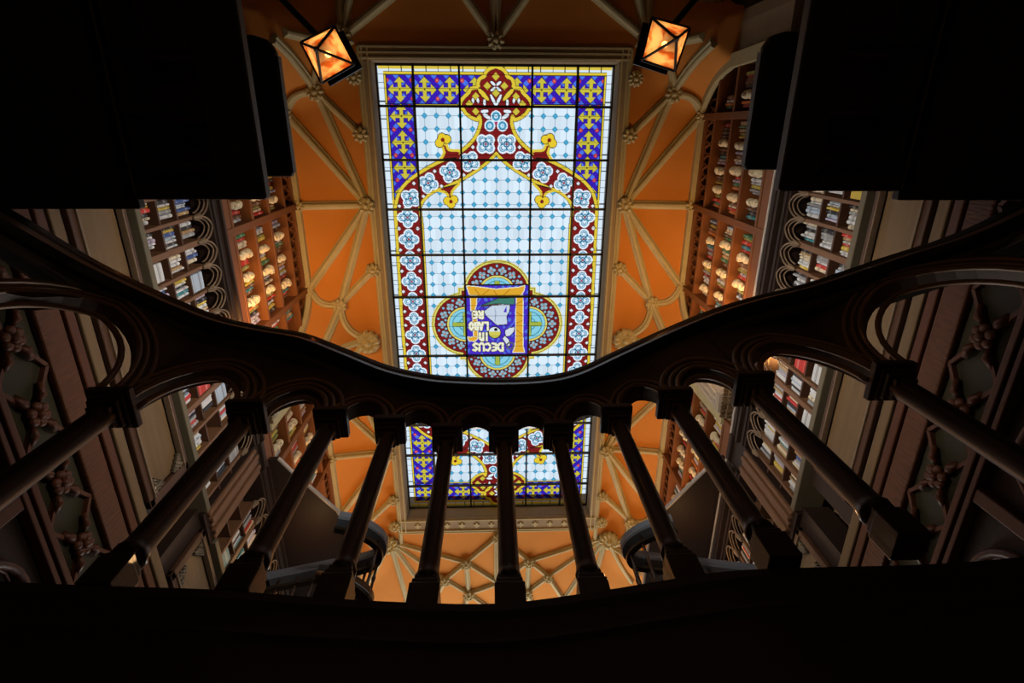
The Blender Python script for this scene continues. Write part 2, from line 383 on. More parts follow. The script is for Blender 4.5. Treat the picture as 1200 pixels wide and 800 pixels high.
# ------------------------------------------------------------------ the stained-glass skylight
LEN = SY1 - SY0
RES = 0.0075
NX = int(2 * SW / RES) + 1; NY = int(LEN / RES) + 1
GX, GY = np.meshgrid(np.linspace(-SW, SW, NX), np.linspace(0, LEN, NY), indexing='ij')
IMG = np.empty((NX, NY, 3)); IMG[:] = (0.80, 0.88, 0.95)
REG = np.zeros((NX, NY), int)          # which kind of glazing a pane belongs to
def sk(u, v):                          # skylight coordinates of a point on the glass
    x, y = at_h(u, v, SKY_H); return (x - X0, y - SY0)
def inpoly(poly, A, B):
    m = np.zeros(A.shape, bool); n = len(poly)
    for i in range(n):
        x1, y1 = poly[i]; x2, y2 = poly[(i + 1) % n]
        if y1 == y2: continue
        c = ((y1 > B) != (y2 > B)) & (A < (x2 - x1) * (B - y1) / (y2 - y1) + x1); m ^= c
    return m
def segdist(A, B, pts, closed=False):
    d = np.full(A.shape, 9.0); n = len(pts)
    for i in range(n if closed else n - 1):
        (x1, y1), (x2, y2) = pts[i], pts[(i + 1) % n]
        L = (x2 - x1) ** 2 + (y2 - y1) ** 2 + 1e-12
        t = np.clip(((A - x1) * (x2 - x1) + (B - y1) * (y2 - y1)) / L, 0, 1)
        d = np.minimum(d, np.hypot(A - x1 - t * (x2 - x1), B - y1 - t * (y2 - y1)))
    return d
def smooth_line(p, k=6, closed=False):
    n = len(p); out = []
    for i in range(n if closed else n - 1):
        g = lambda j: np.array(p[j % n] if closed else p[min(max(j, 0), n - 1)])
        a, b_, c, d = g(i - 1), g(i), g(i + 1), g(i + 2)
        for q in range(k):
            t = q / k; out.append(tuple(0.5 * ((2 * b_) + (c - a) * t + (2 * a - 5 * b_ + 4 * c - d) * t * t + (3 * b_ - a - 3 * c + d) * t ** 3)))
    if not closed: out.append(tuple(p[-1]))
    return out
class Win:                             # a window onto a sub-block of the raster, folded or not
    def __init__(self, a0, a1, b0, b1, A, B):
        pass
BLUE = (0.045, 0.012, 0.47); BLUE2 = (0.08, 0.19, 0.84); YEL = (0.85, 0.60, 0.045); GOLD = (0.90, 0.50, 0.03); RED = (0.23, 0.012, 0.012); LEAD = (0.012, 0.010, 0.008)
WHITE = (0.80, 0.87, 0.94); CYAN = (0.05, 0.36, 0.58); SKYB = (0.33, 0.66, 0.80); OCH = (0.68, 0.55, 0.05)
fold_a = np.abs(GX); fold_b = np.minimum(GY, LEN - GY)
# clear field of chamfered tiles with blue corner squares
cx, cy = 0.180, 0.1875
ux = (fold_a / cx + 0.5) % 1 - .5; uy = ((GY - .33) / cy) % 1; uy = np.where(uy > .5, uy - 1, uy)
du, dv = np.abs(ux) * cx, np.abs(uy) * cy
tx, ty = np.floor(fold_a / cx + .5), np.floor((GY - .33) / cy)
hsh = (np.sin(tx * 12.9 + ty * 78.2 + np.sign(GX) * 3) * 43758.5) % 1
IMG *= (0.90 + 0.16 * hsh)[..., None]
edge = np.minimum(np.abs(.5 - np.abs(ux)) * 0 + du, dv)
IMG[edge < .0065] = (0.24, 0.33, 0.40)
dm = du + dv
IMG[dm < .052] = (0.14, 0.30, 0.40); IMG[dm < .042] = CYAN
IMG[np.hypot(np.abs(ux) * cx - 0, dv) < .012] = (0.12, 0.45, 0.68)
# border
A_, B_ = fold_a, fold_b
bord = (A_ > 1.205) | (B_ < .575)
marg = (A_ > 1.655) | (B_ < .105)
IMG[bord] = YEL; REG[bord] = 1
blue = bord & (A_ > 1.24) & (A_ < 1.615) | (B_ < .545) & (B_ > .15) & (A_ < 1.615)
blue &= (A_ < 1.615) & (B_ > .15)
IMG[blue] = BLUE
def border_pattern(P, Q, m):           # P along the band, Q across it (0 in its middle); crosses every 0.37 m
    p = (P % .37) - .185; q = Q
    ap, aq = np.abs(p), np.abs(q)
    s1 = np.abs(p + q) % .131; s2 = np.abs(p - q) % .131
    k1 = np.floor((P + Q) / .0925).astype(int); k2 = np.floor((P - Q) / .0925).astype(int)
    chk = ((k1 * 3 + k2 * 5 + (k1 * k2)) % 2 == 0) & m
    IMG[chk] = BLUE2
    ln = ((np.abs(((P + Q) / .0925) % 1 - .5) > .46) | (np.abs(((P - Q) / .0925) % 1 - .5) > .46)) & m
    IMG[ln] = (0.03, 0.02, 0.20)
    cor = (np.hypot(ap - .185, aq - .125) < .030) & m; IMG[cor] = (0.62, 0.04, 0.03)
    IMG[(np.hypot(ap - .185, aq - .125) < .011) & m] = (0.9, .35, .2)
    arm = lambda a, c: ((a < .025) & (c < .11)) | ((c > .092) & (c < .168) & (a < .066 * np.clip((.168 - c) / .068, 0, 1) + .004))
    oc = lambda a, c: ((a < .031) & (c < .12)) | ((c > .090) & (c < .177) & (a < .060 * np.clip((.168 - c) / .07, 0, 1) + .013))
    IMG[(oc(ap, aq) | oc(aq, ap)) & m] = LEAD
    IMG[(arm(ap, aq) | arm(aq, ap)) & m] = OCH
    IMG[(np.hypot(p, q) < .012) & m] = LEAD
tm = blue & (B_ < .545); border_pattern(A_ - 1.425 + .185 + .37 * 6, B_ - .347, tm)
smk = blue & ~tm; border_pattern(B_ - .347 + .185, A_ - 1.425, smk)
for dd, hw in ((np.abs(A_ - 1.24), .006), (np.abs(A_ - 1.205), .007), (np.abs(A_ - 1.615), .006), (np.abs(A_ - 1.655), .006)):
    IMG[(dd < hw) & bord & (B_ > .15)] = LEAD
for dd, hw in ((np.abs(B_ - .575), .006), (np.abs(B_ - .545), .006), (np.abs(B_ - .15), .006), (np.abs(B_ - .105), .006)):
    IMG[(dd < hw) & bord & (A_ < 1.65)] = LEAD
IMG[marg] = WHITE; REG[marg] = 1
IMG[marg & (B_ < .070) & (A_ < 1.72)] = (0.80, 0.56, 0.06)
for dd in (np.abs((GY % .25) - .0), np.abs(((A_ + .06) % .18))):
    pass
IMG[marg & ((GY % .25) < .012) & (A_ > 1.655)] = LEAD
IMG[marg & (((A_ + .06) % .18) < .010) & (B_ < .105)] = LEAD
# the ogee arch at each end (drawn once on the folded coordinates)
def c1(x, y): a, t = sk(430 + x / 4, 60 + y / 4); return (abs(a), t)
def c2(x, y): a, t = sk(520 + x / 6.667, 70 + y / 6.667); return (abs(a), t)
fin = [c2(403, 52), c2(355, 72), c2(325, 105), c2(318, 128), c2(280, 150), c2(268, 185), c2(266, 215), c2(215, 225), c2(190, 262), c2(150, 300), c2(128, 352), c2(155, 392), c2(180, 425), c2(225, 455), c2(262, 470)]
neck = [c2(280, 440), c2(286, 500), c2(255, 590), c2(195, 665), c2(120, 725), c2(20, 780)]
sh = [c1(400, 492), c1(320, 528), c1(250, 568), c1(190, 612), c1(150, 665), c1(132, 735)]
fin[0] = (0, fin[0][1])
outer = smooth_line(fin, 4) + smooth_line(neck + sh, 4)
a_out = 1.655
outer = [(min(p[0], a_out - .01), p[1]) for p in outer] + [(a_out - .015, LEN / 2 + .1)]
inner = [c1(603, 478), c1(575, 512), c1(520, 555), c1(450, 598), c1(370, 636), c1(310, 660), c1(268, 695), c1(248, 735)]
inner[0] = (0, inner[0][1]); inner = smooth_line(inner, 4) + [(1.205, 2.35), (1.205, LEN / 2 + .1)]
region = outer + inner[::-1]
QX = fold_a; QB = fold_b
inside = inpoly(region, QX, QB)
# drop border glass outside the arch shoulder below the haunch
haunch = inpoly(outer + [(0, LEN / 2 + .1)], QX, QB)
clear_in = haunch & ~inside
vert = (QB > 1.95) & (A_ > 1.205) & (A_ <= 1.655) & ~inside
IMG[vert] = YEL
IMG[inside] = RED; REG[inside] = 2
do = segdist(QX, QB, outer); di = segdist(QX, QB, inner)
def stroke(d, wd, col, m=None):
    k = d < wd
    if m is not None: k &= m
    IMG[k] = col; return k
k = stroke(do, .032, LEAD, QB < LEN / 2); REG[k] = 2
stroke(do, .024, YEL); k = stroke(di, .030, LEAD); REG[k] = 2; stroke(di, .022, YEL)
def tri_leaf(pts, red):
    m = inpoly(red, QX, QB); IMG[m] = RED; REG[m] = 2
    stroke(segdist(QX, QB, red[:len(red)]), .010, LEAD)
    e = smooth_line(red[:-1], 3); stroke(segdist(QX, QB, e), .020, YEL)
    for p in pts:
        IMG[np.hypot(QX - p[0], QB - p[1]) < .072] = LEAD
    for p in pts:
        IMG[np.hypot(QX - p[0], QB - p[1]) < .062] = (0.92, 0.62, 0.03)
    m = np.hypot(QX - np.mean([p[0] for p in pts]), QB - np.mean([p[1] for p in pts])) < .03; IMG[m] = RED
tri_leaf([c1(340, 430), c1(352, 405), c1(374, 412)], [c1(440, 466), c1(385, 462), c1(372, 438), c1(352, 440), c1(362, 475), c1(345, 506), c1(420, 500)])
tri_leaf([c1(378, 702), c1(395, 716), c1(408, 696)], [c1(330, 652), c1(372, 664), c1(384, 690), c1(402, 690), c1(398, 660), c1(432, 622), c1(360, 640)])
def quatrefoil(px, pb, R, rot=0.0):
    dx, dy = QX - px, QB - pb
    if rot: c_, s_ = math.cos(rot), math.sin(rot); dx, dy = dx * c_ + dy * s_, -dx * s_ + dy * c_
    sel = (np.abs(dx) < .25) & (np.abs(dy) < .25)
    ax, ay = np.abs(dx), np.abs(dy)
    lob = lambda r: np.hypot(ax - R * .5, ay - R * .5) - r
    d = np.minimum(lob(R * .5), np.maximum(ax, ay) - R * .62)
    put = lambda m, col: IMG.__setitem__(m & sel, col)
    put(d < .022, (0.90, 0.95, 1.0)); put(d < -.004, (0.03, 0.25, 0.42)); put(d < -.016, (0.62, 0.82, 0.92))
    put((np.abs(d + .036) < .006), (0.02, 0.13, 0.25))
    rr = np.hypot(ax, ay)
    put(((ax < .009) | (ay < .009)) & (rr < R * .8), (0.03, 0.16, 0.28)); put((np.abs(ax - ay) < .010) & (rr > .03) & (rr < R * .6), (0.05, 0.22, 0.36))
    put(np.hypot(ax - R * .45, ay - R * .45) < R * .20, (0.85, 0.93, 1.0)); put(rr < .018, (0.5, .05, .06))
    REG[sel & (d < .02)] = 2
def small_diamond(px, pb, r=.036):
    m = (np.abs(QX - px) + np.abs(QB - pb)) < r * 1.35; IMG[m] = LEAD
    IMG[(np.abs(QX - px) + np.abs(QB - pb)) < r] = (0.88, 0.84, 0.84)
for (x, y, rt) in ((557, 435, 0), (483, 517, .3), (388, 568, .5), (288, 618, .5), (205, 690, .2)): quatrefoil(*c1(x, y), .118, rt)
for (x, y) in ((497, 450), (455, 580), (318, 562), (350, 632), (220, 620), (265, 680), (152, 725)): small_diamond(*c1(x, y), .030)
for i in range(6):
    pb = 2.22 + .352 * i
    if pb < LEN / 2 + .1: quatrefoil(1.43, pb, .122, PI / 4)
    for da in (-.15, .15): small_diamond(1.43 + da, pb + .176, .032)
# finial ornament
def blob(p, r, col, ring=None):
    d = np.hypot(QX - p[0], QB - p[1])
    IMG[d < r + .016] = (.9, .95, 1) if ring else LEAD
    IMG[d < r] = col
    if ring: IMG[np.abs(d - r * .72) < .010] = ring; IMG[d < r * .36] = (.92, .95, 1); IMG[d < r * .18] = CYAN
def leaf(a, c, wd, col, end=.25):
    (x1, y1), (x2, y2) = a, c; L = math.hypot(x2 - x1, y2 - y1) + 1e-9
    t = ((QX - x1) * (x2 - x1) + (QB - y1) * (y2 - y1)) / L ** 2; n = np.abs((QX - x1) * (y2 - y1) - (QB - y1) * (x2 - x1)) / L
    prof = wd * np.sqrt(np.clip(4 * t * (1 - t), 0, 1)); m = (t > 0) & (t < 1)
    IMG[m & (n < prof + .012)] = LEAD; IMG[m & (n < prof)] = col
leaf(c2(266, 222), c2(352, 318), .030, YEL)
leaf((0, c2(403, 360)[1]), c2(365, 270), .020, (.9, .92, .95)); leaf(c2(403, 215), c2(365, 245), .018, (.9, .92, .95)); leaf(c2(403, 200), c2(365, 168), .018, (.9, .92, .95))
leaf(c2(350, 400), c2(290, 405), .024, (.9, .92, .95)); leaf(c2(365, 460), c2(308, 425), .026, (.9, .92, .95)); leaf(c2(320, 360), c2(318, 308), .020, (.9, .92, .95))
for p in (c2(340, 205), c2(200, 345), c2(250, 285), c2(250, 403), (0, c2(403, 130)[1]), (0, c2(403, 262)[1])): m = np.abs(QX - p[0]) + np.abs(QB - p[1]) < .055; IMG[m] = OCH
for p in (c2(232, 322), c2(270, 322)): leaf((p[0], p[1] + .03), (p[0] + .01, p[1] - .04), .018, (.9, .92, .95))
blob((0, c2(403, 442)[1]), .066, (0.30, 0.62, 0.78), (.04, .25, .42)); blob(c2(360, 515), .066, (0.30, 0.62, 0.78), (.04, .25, .42))
m = np.hypot(QX, QB - c2(403, 495)[1]) < .022; IMG[m] = (.45, .02, .12)
# the central medallion, unfolded
TX, TY = GX, GY
def c5(x, y): return sk(500 + x / 5.333, 300 + y / 5.333)
mcx, mcy = 0.0, c5(436, 425)[1]
lobes = [(0, -.55), (0, .55), (-.55, 0), (.55, 0)]
rl = np.full(TX.shape, 9.0); li = np.zeros(TX.shape, int)
for i, (lx, ly) in enumerate(lobes):
    q = np.hypot(TX - mcx - lx, TY - mcy - ly); li = np.where(q < rl, i, li); rl = np.minimum(rl, q)
near = np.minimum(rl - .545, np.maximum(np.abs(TX - mcx), np.abs(TY - mcy)) - .62)
def mset(m, c): IMG[m] = c; REG[m] = 3
mset(near < .040, (0.85, 0.66, 0.10)); mset(near < .024, LEAD); mset(near < .016, (0.86, 0.70, 0.14)); mset(near < -.014, LEAD); mset(near < -.022, RED)
for i, (lx, ly) in enumerate(lobes):
    own = li == i; dx, dy = TX - mcx - lx, TY - mcy - ly; ang = np.arctan2(dy, dx); rad = np.hypot(dx, dy)
    for k in range(14):
        a0 = 2 * PI * (k + .5 * (i % 2 == 9)) / 14
        fx, fy = dx - .405 * math.cos(a0), dy - .405 * math.sin(a0)
        c_, s_ = math.cos(a0), math.sin(a0); gx, gy = np.abs(fx * c_ + fy * s_), np.abs(-fx * s_ + fy * c_)
        pet = np.minimum(np.hypot(gx - .042, gy), np.hypot(gx, gy - .042))
        mset(own & (pet < .036), LEAD); mset(own & (pet < .028), (0.34, 0.50, 0.58)); mset(own & (np.hypot(fx, fy) < .014), (.7, .2, .1))
        a1 = a0 + PI / 14
        for rr in (.35, .475):
            m = np.hypot(dx - rr * math.cos(a1), dy - rr * math.sin(a1)); mset(own & (m < .030), LEAD); mset(own & (m < .022), (0.30, 0.50, 0.64))
    mset(own & (rad < .325), LEAD); mset(own & (rad < .315), (0.86, 0.70, 0.14)); mset(own & (rad < .285), LEAD); mset(own & (rad < .278), (0.28, 0.66, 0.78))
    mset(own & (rad < .278) & (np.abs((rad * 9) % 1 - .5) > .42), (0.06, .30, .40))
    cr = ((np.abs(dx) < .032) & (np.abs(dy) < .20)) | ((np.abs(dy) < .032) & (np.abs(dx) < .20)); cr2 = ((np.abs(dx) < .045) & (np.abs(dy) < .212)) | ((np.abs(dy) < .045) & (np.abs(dx) < .212))
    ends = np.minimum(np.hypot(np.abs(dx) - .18, dy), np.hypot(dx, np.abs(dy) - .18)) < .045
    mset(own & cr2, (0.10, .20, .10)); mset(own & (cr | ends), (0.42, 0.48, 0.06))
p0 = c5(248, 185); p1 = c5(628, 610)
sq = (TX > p0[0]) & (TX < p1[0]) & (TY > p0[1]) & (TY < p1[1])
mset((TX > p0[0] - .02) & (TX < p1[0] + .02) & (TY > p0[1] - .02) & (TY < p1[1] + .02), LEAD); mset(sq, (0.075, 0.03, 0.55))
vor = (np.sin(TX * 31 + np.sin(TY * 17) * 2) * np.sin(TY * 27 + np.sin(TX * 23) * 2)); mset(sq & (vor > .45), (0.10, .17, .72)); mset(sq & (np.abs(vor - .45) < .05), (.02, .02, .2))
def mpoly(pts, col, out=None, wd=.012):
    P = [c5(*p) for p in pts]; m = inpoly(P, TX, TY)
    if out is not None: mset(segdist(TX, TY, P, True) < wd, out)
    mset(m, col)
mpoly([(345, 308), (400, 285), (450, 264), (548, 262), (548, 300), (470, 300), (395, 300)], (0.06, 0.22, 0.16), LEAD)
mpoly([(360, 345), (395, 318), (425, 300), (520, 304), (516, 345), (500, 372), (502, 425), (440, 430), (405, 400), (372, 372)], (0.66, 0.70, 0.78), LEAD)
mpoly([(425, 310), (435, 360), (430, 410), (425, 412), (428, 360)], (0.35, .38, .5)); mpoly([(500, 310), (480, 350), (500, 352)], (0.075, .03, .55))
mpoly([(490, 465), (520, 448), (548, 445), (545, 470), (515, 500), (495, 500)], (0.75, 0.76, 0.80), LEAD); mpoly([(475, 515), (488, 500), (512, 520), (520, 555), (505, 565), (492, 540)], (0.80, 0.78, 0.76), LEAD)
q = np.hypot(TX - c5(425, 477)[0], TY - c5(425, 477)[1]); mset(q < .115, LEAD); mset(q < .10, (0.72, 0.62, 0.10)); mset((q < .10) & (TY < c5(425, 470)[1]), (.80, .82, .86)); mset(np.hypot(TX - c5(432, 458)[0], TY - c5(432, 458)[1]) < .03, LEAD)
q = np.hypot(TX - c5(522, 560)[0], TY - c5(522, 560)[1]); mset(np.abs(q - .06) < .014, (.12, .12, .12))
mpoly([(395, 300), (470, 296), (468, 303), (340, 318), (345, 310)], (.10, .05, .04))
for pts in ([(252, 188), (290, 190), (435, 208), (575, 196), (612, 186), (606, 215), (592, 240), (560, 252), (300, 250), (268, 240)],
            [(562, 252), (600, 246), (600, 560), (610, 600), (540, 600), (556, 560)],
            [(276, 250), (312, 250), (310, 300), (298, 340), (278, 340)], [(296, 500), (318, 496), (318, 515), (300, 530), (265, 528), (258, 505), (276, 510)], [(285, 340), (310, 340), (318, 500), (296, 500)]):
    mpoly(pts, (0.86, 0.42, 0.03), (0.93, .86, .62), .014)
for (x1, y1, x2, y2) in ((300, 205, 330, 240), (350, 240, 390, 212), (420, 215, 440, 245), (480, 245, 520, 208), (560, 300, 598, 280), (562, 350, 598, 375), (560, 420, 600, 400), (560, 460, 598, 490), (562, 540, 598, 520)):
    mset(segdist(TX, TY, [c5(x1, y1), c5(x2, y2)]) < .006, (.45, .16, .01))
GLY = {'D': [[(0, 0), (0, 1), (.5, 1), (.9, .75), (.9, .25), (.5, 0), (0, 0)]], 'E': [[(.8, 0), (.15, .08), (0, .5), (.15, .92), (.8, 1)], [(0, .5), (.6, .5)]],
       'C': [[(.85, .12), (.4, 0), (0, .35), (0, .65), (.4, 1), (.85, .88)]], 'U': [[(0, 1), (0, .25), (.25, 0), (.6, 0), (.85, .25), (.85, 1)]],
       'S': [[(0, .1), (.45, 0), (.8, .25), (.4, .5), (.05, .75), (.4, 1), (.8, .9)]], 'I': [[(.4, 0), (.4, 1)]], 'N': [[(0, 0), (0, 1)], [(0, .7), (.4, 1), (.8, .75), (.8, 0)]],
       'L': [[(0, 1), (0, 0), (.75, 0)]], 'A': [[(0, 0), (.42, 1), (.85, 0)], [(.2, .38), (.65, .38)]], 'B': [[(0, 0), (0, 1), (.6, .95), (.65, .6), (0, .52), (.75, .4), (.75, .08), (0, 0)]],
       'O': [[(.4, 0), (0, .3), (0, .7), (.4, 1), (.8, .7), (.8, .3), (.4, 0)]], 'R': [[(0, 0), (0, 1), (.65, .95), (.7, .6), (0, .5), (.35, .5), (.8, 0)]]}
for word, xr, xl, yb, yt in (('DECUS', 476, 278, 590, 545), ('IN', 385, 322, 526, 482), ('LABO', 382, 258, 460, 415), ('RE', 350, 280, 388, 345)):
    n = len(word); stp = (xr - xl) / n; strokes = []
    for i, ch in enumerate(word):          # the words read from the other side of the room: upside down from here
        x_ = xr - i * stp
        for line in GLY[ch]: strokes.append([c5(x_ - gx * stp * .80, yt + (1 - (1 - gy)) * 0 + (yb - yt) * (1 - gy) if False else yt + (yb - yt) * gy * 1.0) if False else c5(x_ - gx * stp * .80, yt + (yb - yt) * gy) for gx, gy in line])
    for wd, col in ((.030, (.03, .02, .10)), (.021, (0.93, 0.82, 0.45)), (.008, (.98, .95, .8))):
        for sx in strokes: mset(segdist(TX, TY, sx) < wd, col)
# horizontal tie leads through the coloured work
tie = ((GY - .33) % .1875) < .006
IMG[tie & (REG > 0)] *= .25
# panes as meshes, one for each kind of glazing
win = struct(MB().box((X0 - SW - .16, SY0, 8.62), (X0 - SW, SY1, 8.70)).box((X0 + SW, SY0, 8.62), (X0 + SW + .16, SY1, 8.70))
             .box((X0 - SW - .16, SY0 - .20, 8.62), (X0 + SW + .16, SY0, 8.70)).box((X0 - SW - .16, SY1, 8.62), (X0 + SW + .16, SY1 + .33, 8.70)).build('window_1', M['frame'], bevel=.012))
b = MB()
b.box((X0 - SW - .05, SY0 - .05, 8.70), (X0 - SW, SY1 + .05, 9.08)).box((X0 + SW, SY0 - .05, 8.70), (X0 + SW + .05, SY1 + .05, 9.08))
b.box((X0 - SW, SY0 - .05, 8.70), (X0 + SW, SY0, 9.08)).box((X0 - SW, SY1, 8.70), (X0 + SW, SY1 + .05, 9.08))
b.build('reveal', M['frame'], win)
b = MB()                               # mouldings on the frame
for s in (-1, 1):
    for a in (SW + .03, SW + .11, SW + .155): b.sweep([(X0 + s * a, SY0 - .16, 8.615), (X0 + s * a, SY1 + .30, 8.615)], [(-.014, .01), (-.010, -.016), (.010, -.016), (.014, .01)])
for yy in (SY0 - .03, SY0 - .10, SY0 - .17, SY1 + .03, SY1 + .27, SY1 + .31): b.sweep([(X0 - SW - .14, yy, 8.615), (X0 + SW + .14, yy, 8.615)], [(-.014, .01), (-.010, -.018), (.010, -.018), (.014, .01)])
b.build('frame_molding', M['rib'], win)
for k in range(12):                    # little crosses along the far frieze
    x = X0 - 1.55 + 3.1 * k / 11; y = SY1 + .15
    MB().box((x - .055, y - .02, 8.60), (x + .055, y + .02, 8.625)).box((x - .02, y - .055, 8.598), (x + .02, y + .055, 8.624)).build('frieze_cross', M['rib'], win)
idx = np.arange(NX * NY).reshape(NX, NY)
fq = np.stack([idx[:-1, :-1], idx[1:, :-1], idx[1:, 1:], idx[:-1, 1:]], -1).reshape(-1, 4)
freg = REG[:-1, :-1].reshape(-1)
Wl = world_loc(win)
co = np.stack([GX + X0 - Wl.x, GY + SY0 - Wl.y, np.full(GX.shape, SKY_H + CZ - Wl.z)], -1).reshape(-1, 3)
rgba = np.concatenate([IMG.reshape(-1, 3), np.ones((NX * NY, 1))], 1)
for r, nm in enumerate(('clear_glazing', 'border_glazing', 'arch_glazing', 'medallion_glazing')):
    q = fq[freg == r]; used, inv = np.unique(q, return_inverse=True); inv = inv.reshape(-1, 4)
    me = D.meshes.new(nm); me.vertices.add(len(used)); me.vertices.foreach_set('co', co[used].astype(np.float32).ravel())
    nf = len(inv); me.loops.add(nf * 4); me.loops.foreach_set('vertex_index', inv.astype(np.int32).ravel())
    me.polygons.add(nf); me.polygons.foreach_set('loop_start', np.arange(0, nf * 4, 4, dtype=np.int32))
    me.update(calc_edges=True)
    ca = me.color_attributes.new('tint', 'FLOAT_COLOR', 'POINT'); ca.data.foreach_set('color', rgba[used].astype(np.float32).ravel())
    me.materials.append(M['glass']); o = D.objects.new(nm, me); COL.objects.link(o); o.parent = win
    tag(o, ['clear glass tiles with small blue corner squares', 'violet blue border glass with yellow crosses', 'dark red arch band of white quatrefoils', 'quatrefoil medallion with golden letter and lettering'][r])
def bar(a, c, wd=.018):
    MB().box((a[0] - wd, a[1] - wd, 8.955), (c[0] + wd, c[1] + wd, 8.99)).build('glazing_bar', M['barpaint'], win)
for a in (-1.215, -.54, .54, 1.215): bar((X0 + a, SY0), (X0 + a, SY1), .015)
for a in (-SW + .01, SW - .01): bar((X0 + a, SY0), (X0 + a, SY1), .012)
for v in (125, 187.5, 245, 298, 347, 415.5, 455, 496, 531, 567): y = at_h(580, v, SKY_H)[1]; bar((X0 - SW, y), (X0 + SW, y), .018)
for y in (SY0 + .015, SY1 - .015): bar((X0 - SW, y), (X0 + SW, y), .02)

# ------------------------------------------------------------------ stair balustrade over the camera
bal_axis = [(-2.15, .62), (-1.537, 1.06), (-1.012, 1.11), (-.675, 1.14), (-.435, 1.18), (-.198, 1.222), (.040, 1.227), (.272, 1.217), (.515, 1.142), (.755, 1.072), (1.08, 1.01), (1.66, .98), (2.35, .55)]
CAP_H, BASE_H = 2.05, 1.10
rail_px = [(-70, 215, 2.25), (0, 255, 2.35), (60, 290, 2.5), (100, 312, 2.6), (150, 336, 2.7), (200, 358, 2.75), (250, 377, 2.75), (300, 388, 2.67), (350, 397, 2.58), (400, 416, 2.5), (450, 436, 2.4), (500, 447, 2.33), (545, 450.5, 2.3), (590, 451.5, 2.3), (640, 449, 2.3), (680, 440, 2.33), (730, 417, 2.42), (800, 385, 2.6), (850, 365, 2.7), (900, 350, 2.75), (960, 335, 2.75), (1050, 305, 2.7), (1130, 280, 2.55), (1200, 250, 2.4), (1270, 210, 2.25)]
E3 = [(*at_h(u, v, h), h) for u, v, h in rail_px]
E3 = [tuple(p) for p in smooth_line([np.array(p) for p in E3], 5)]
xs_e = np.array([p[0] for p in E3]); zs_e = np.array([p[2] for p in E3])
def rail_h(x): return float(np.interp(x, xs_e, zs_e))
bt = thing('stair_balustrade', (0.04, 1.2, BASE_H), 'dark carved wooden stair balustrade sweeping across the view below the skylight', 'balustrade')
# handrail: profile hangs outward from its inner lower edge
prof = [(0.0, .0), (-.015, .06), (-.012, .085), (-.02, .10), (-.02, .13), (-.05, .16), (-.15, .17), (-.22, .15), (-.25, .12), (-.25, .03), (-.21, .0), (-.17, -.012), (-.08, -.012), (-.06, -.004), (-.04, -.01)]
def side_sweep(P, prof, sgn=1):
    b = MB(); n = len(P); m = len(prof); vs = []
    for i in range(n):
        t = Vector(P[min(i + 1, n - 1)]) - Vector(P[max(i - 1, 0)]); t.z = 0; t.normalize(); sd = Vector((t.y, -t.x, 0)) * sgn   # towards the camera side
        for (a, z) in prof: vs.append(Vector(P[i]) + sd * a + Vector((0, 0, z)))
    fs = [(i * m + k, i * m + (k + 1) % m, (i + 1) * m + (k + 1) % m, (i + 1) * m + k) for i in range(n - 1) for k in range(m)]
    fs += [tuple(range(m))[::-1], tuple(range((n - 1) * m, n * m))]
    return b.add(vs, fs)
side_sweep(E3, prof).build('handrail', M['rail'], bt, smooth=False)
side_sweep(E3, [(.004, .004), (-.014, .062), (-.03, .062), (-.02, .004)]).build('warm_lit_edge', M['raillit'], bt)
mold = MB()
P2 = [(p[0], p[1], p[2] - .03) for p in E3]
side_sweep(P2, [(-.07, .03), (-.06, .0), (-.075, -.015), (-.10, -.02), (-.12, .0), (-.12, .03)]).build('rail_molding', M['arcade'], bt)
# balusters
def eight(c, prof, n=8): return MB().lathe(c, prof, n, rot=PI / n)
for i, (x, y) in enumerate(bal_axis):
    k = 1.0 + .45 * min(1.0, max(0, abs(x) - .5) / 1.0)
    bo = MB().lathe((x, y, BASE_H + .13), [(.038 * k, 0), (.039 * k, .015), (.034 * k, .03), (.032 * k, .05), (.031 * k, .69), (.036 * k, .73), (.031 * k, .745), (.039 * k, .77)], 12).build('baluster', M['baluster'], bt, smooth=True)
    c = MB()
    s = .060 * (1 + (k - 1) * .8)
    for (hw, z0, z1) in ((.55 * s, .0, .03), (.72 * s, .03, .055), (.86 * s, .055, .075), (1.06 * s, .075, .11)):
        c.box((x - hw, y - hw, CAP_H - .11 + z0), (x + hw, y + hw, CAP_H - .11 + z1))
    c.build('capital', M['baluster'], bo, bevel=.004)
    c = MB(); s = .043 * (1 + (k - 1) * .15)
    c.box((x - s, y - s, BASE_H), (x + s, y + s, BASE_H + .095)).box((x - s * .88, y - s * .88, BASE_H + .095), (x + s * .88, y + s * .88, BASE_H + .115)).box((x - s * .76, y - s * .76, BASE_H + .115), (x + s * .76, y + s * .76, BASE_H + .135))
    c.build('plinth_block', M['baluster'], bo, bevel=.004)
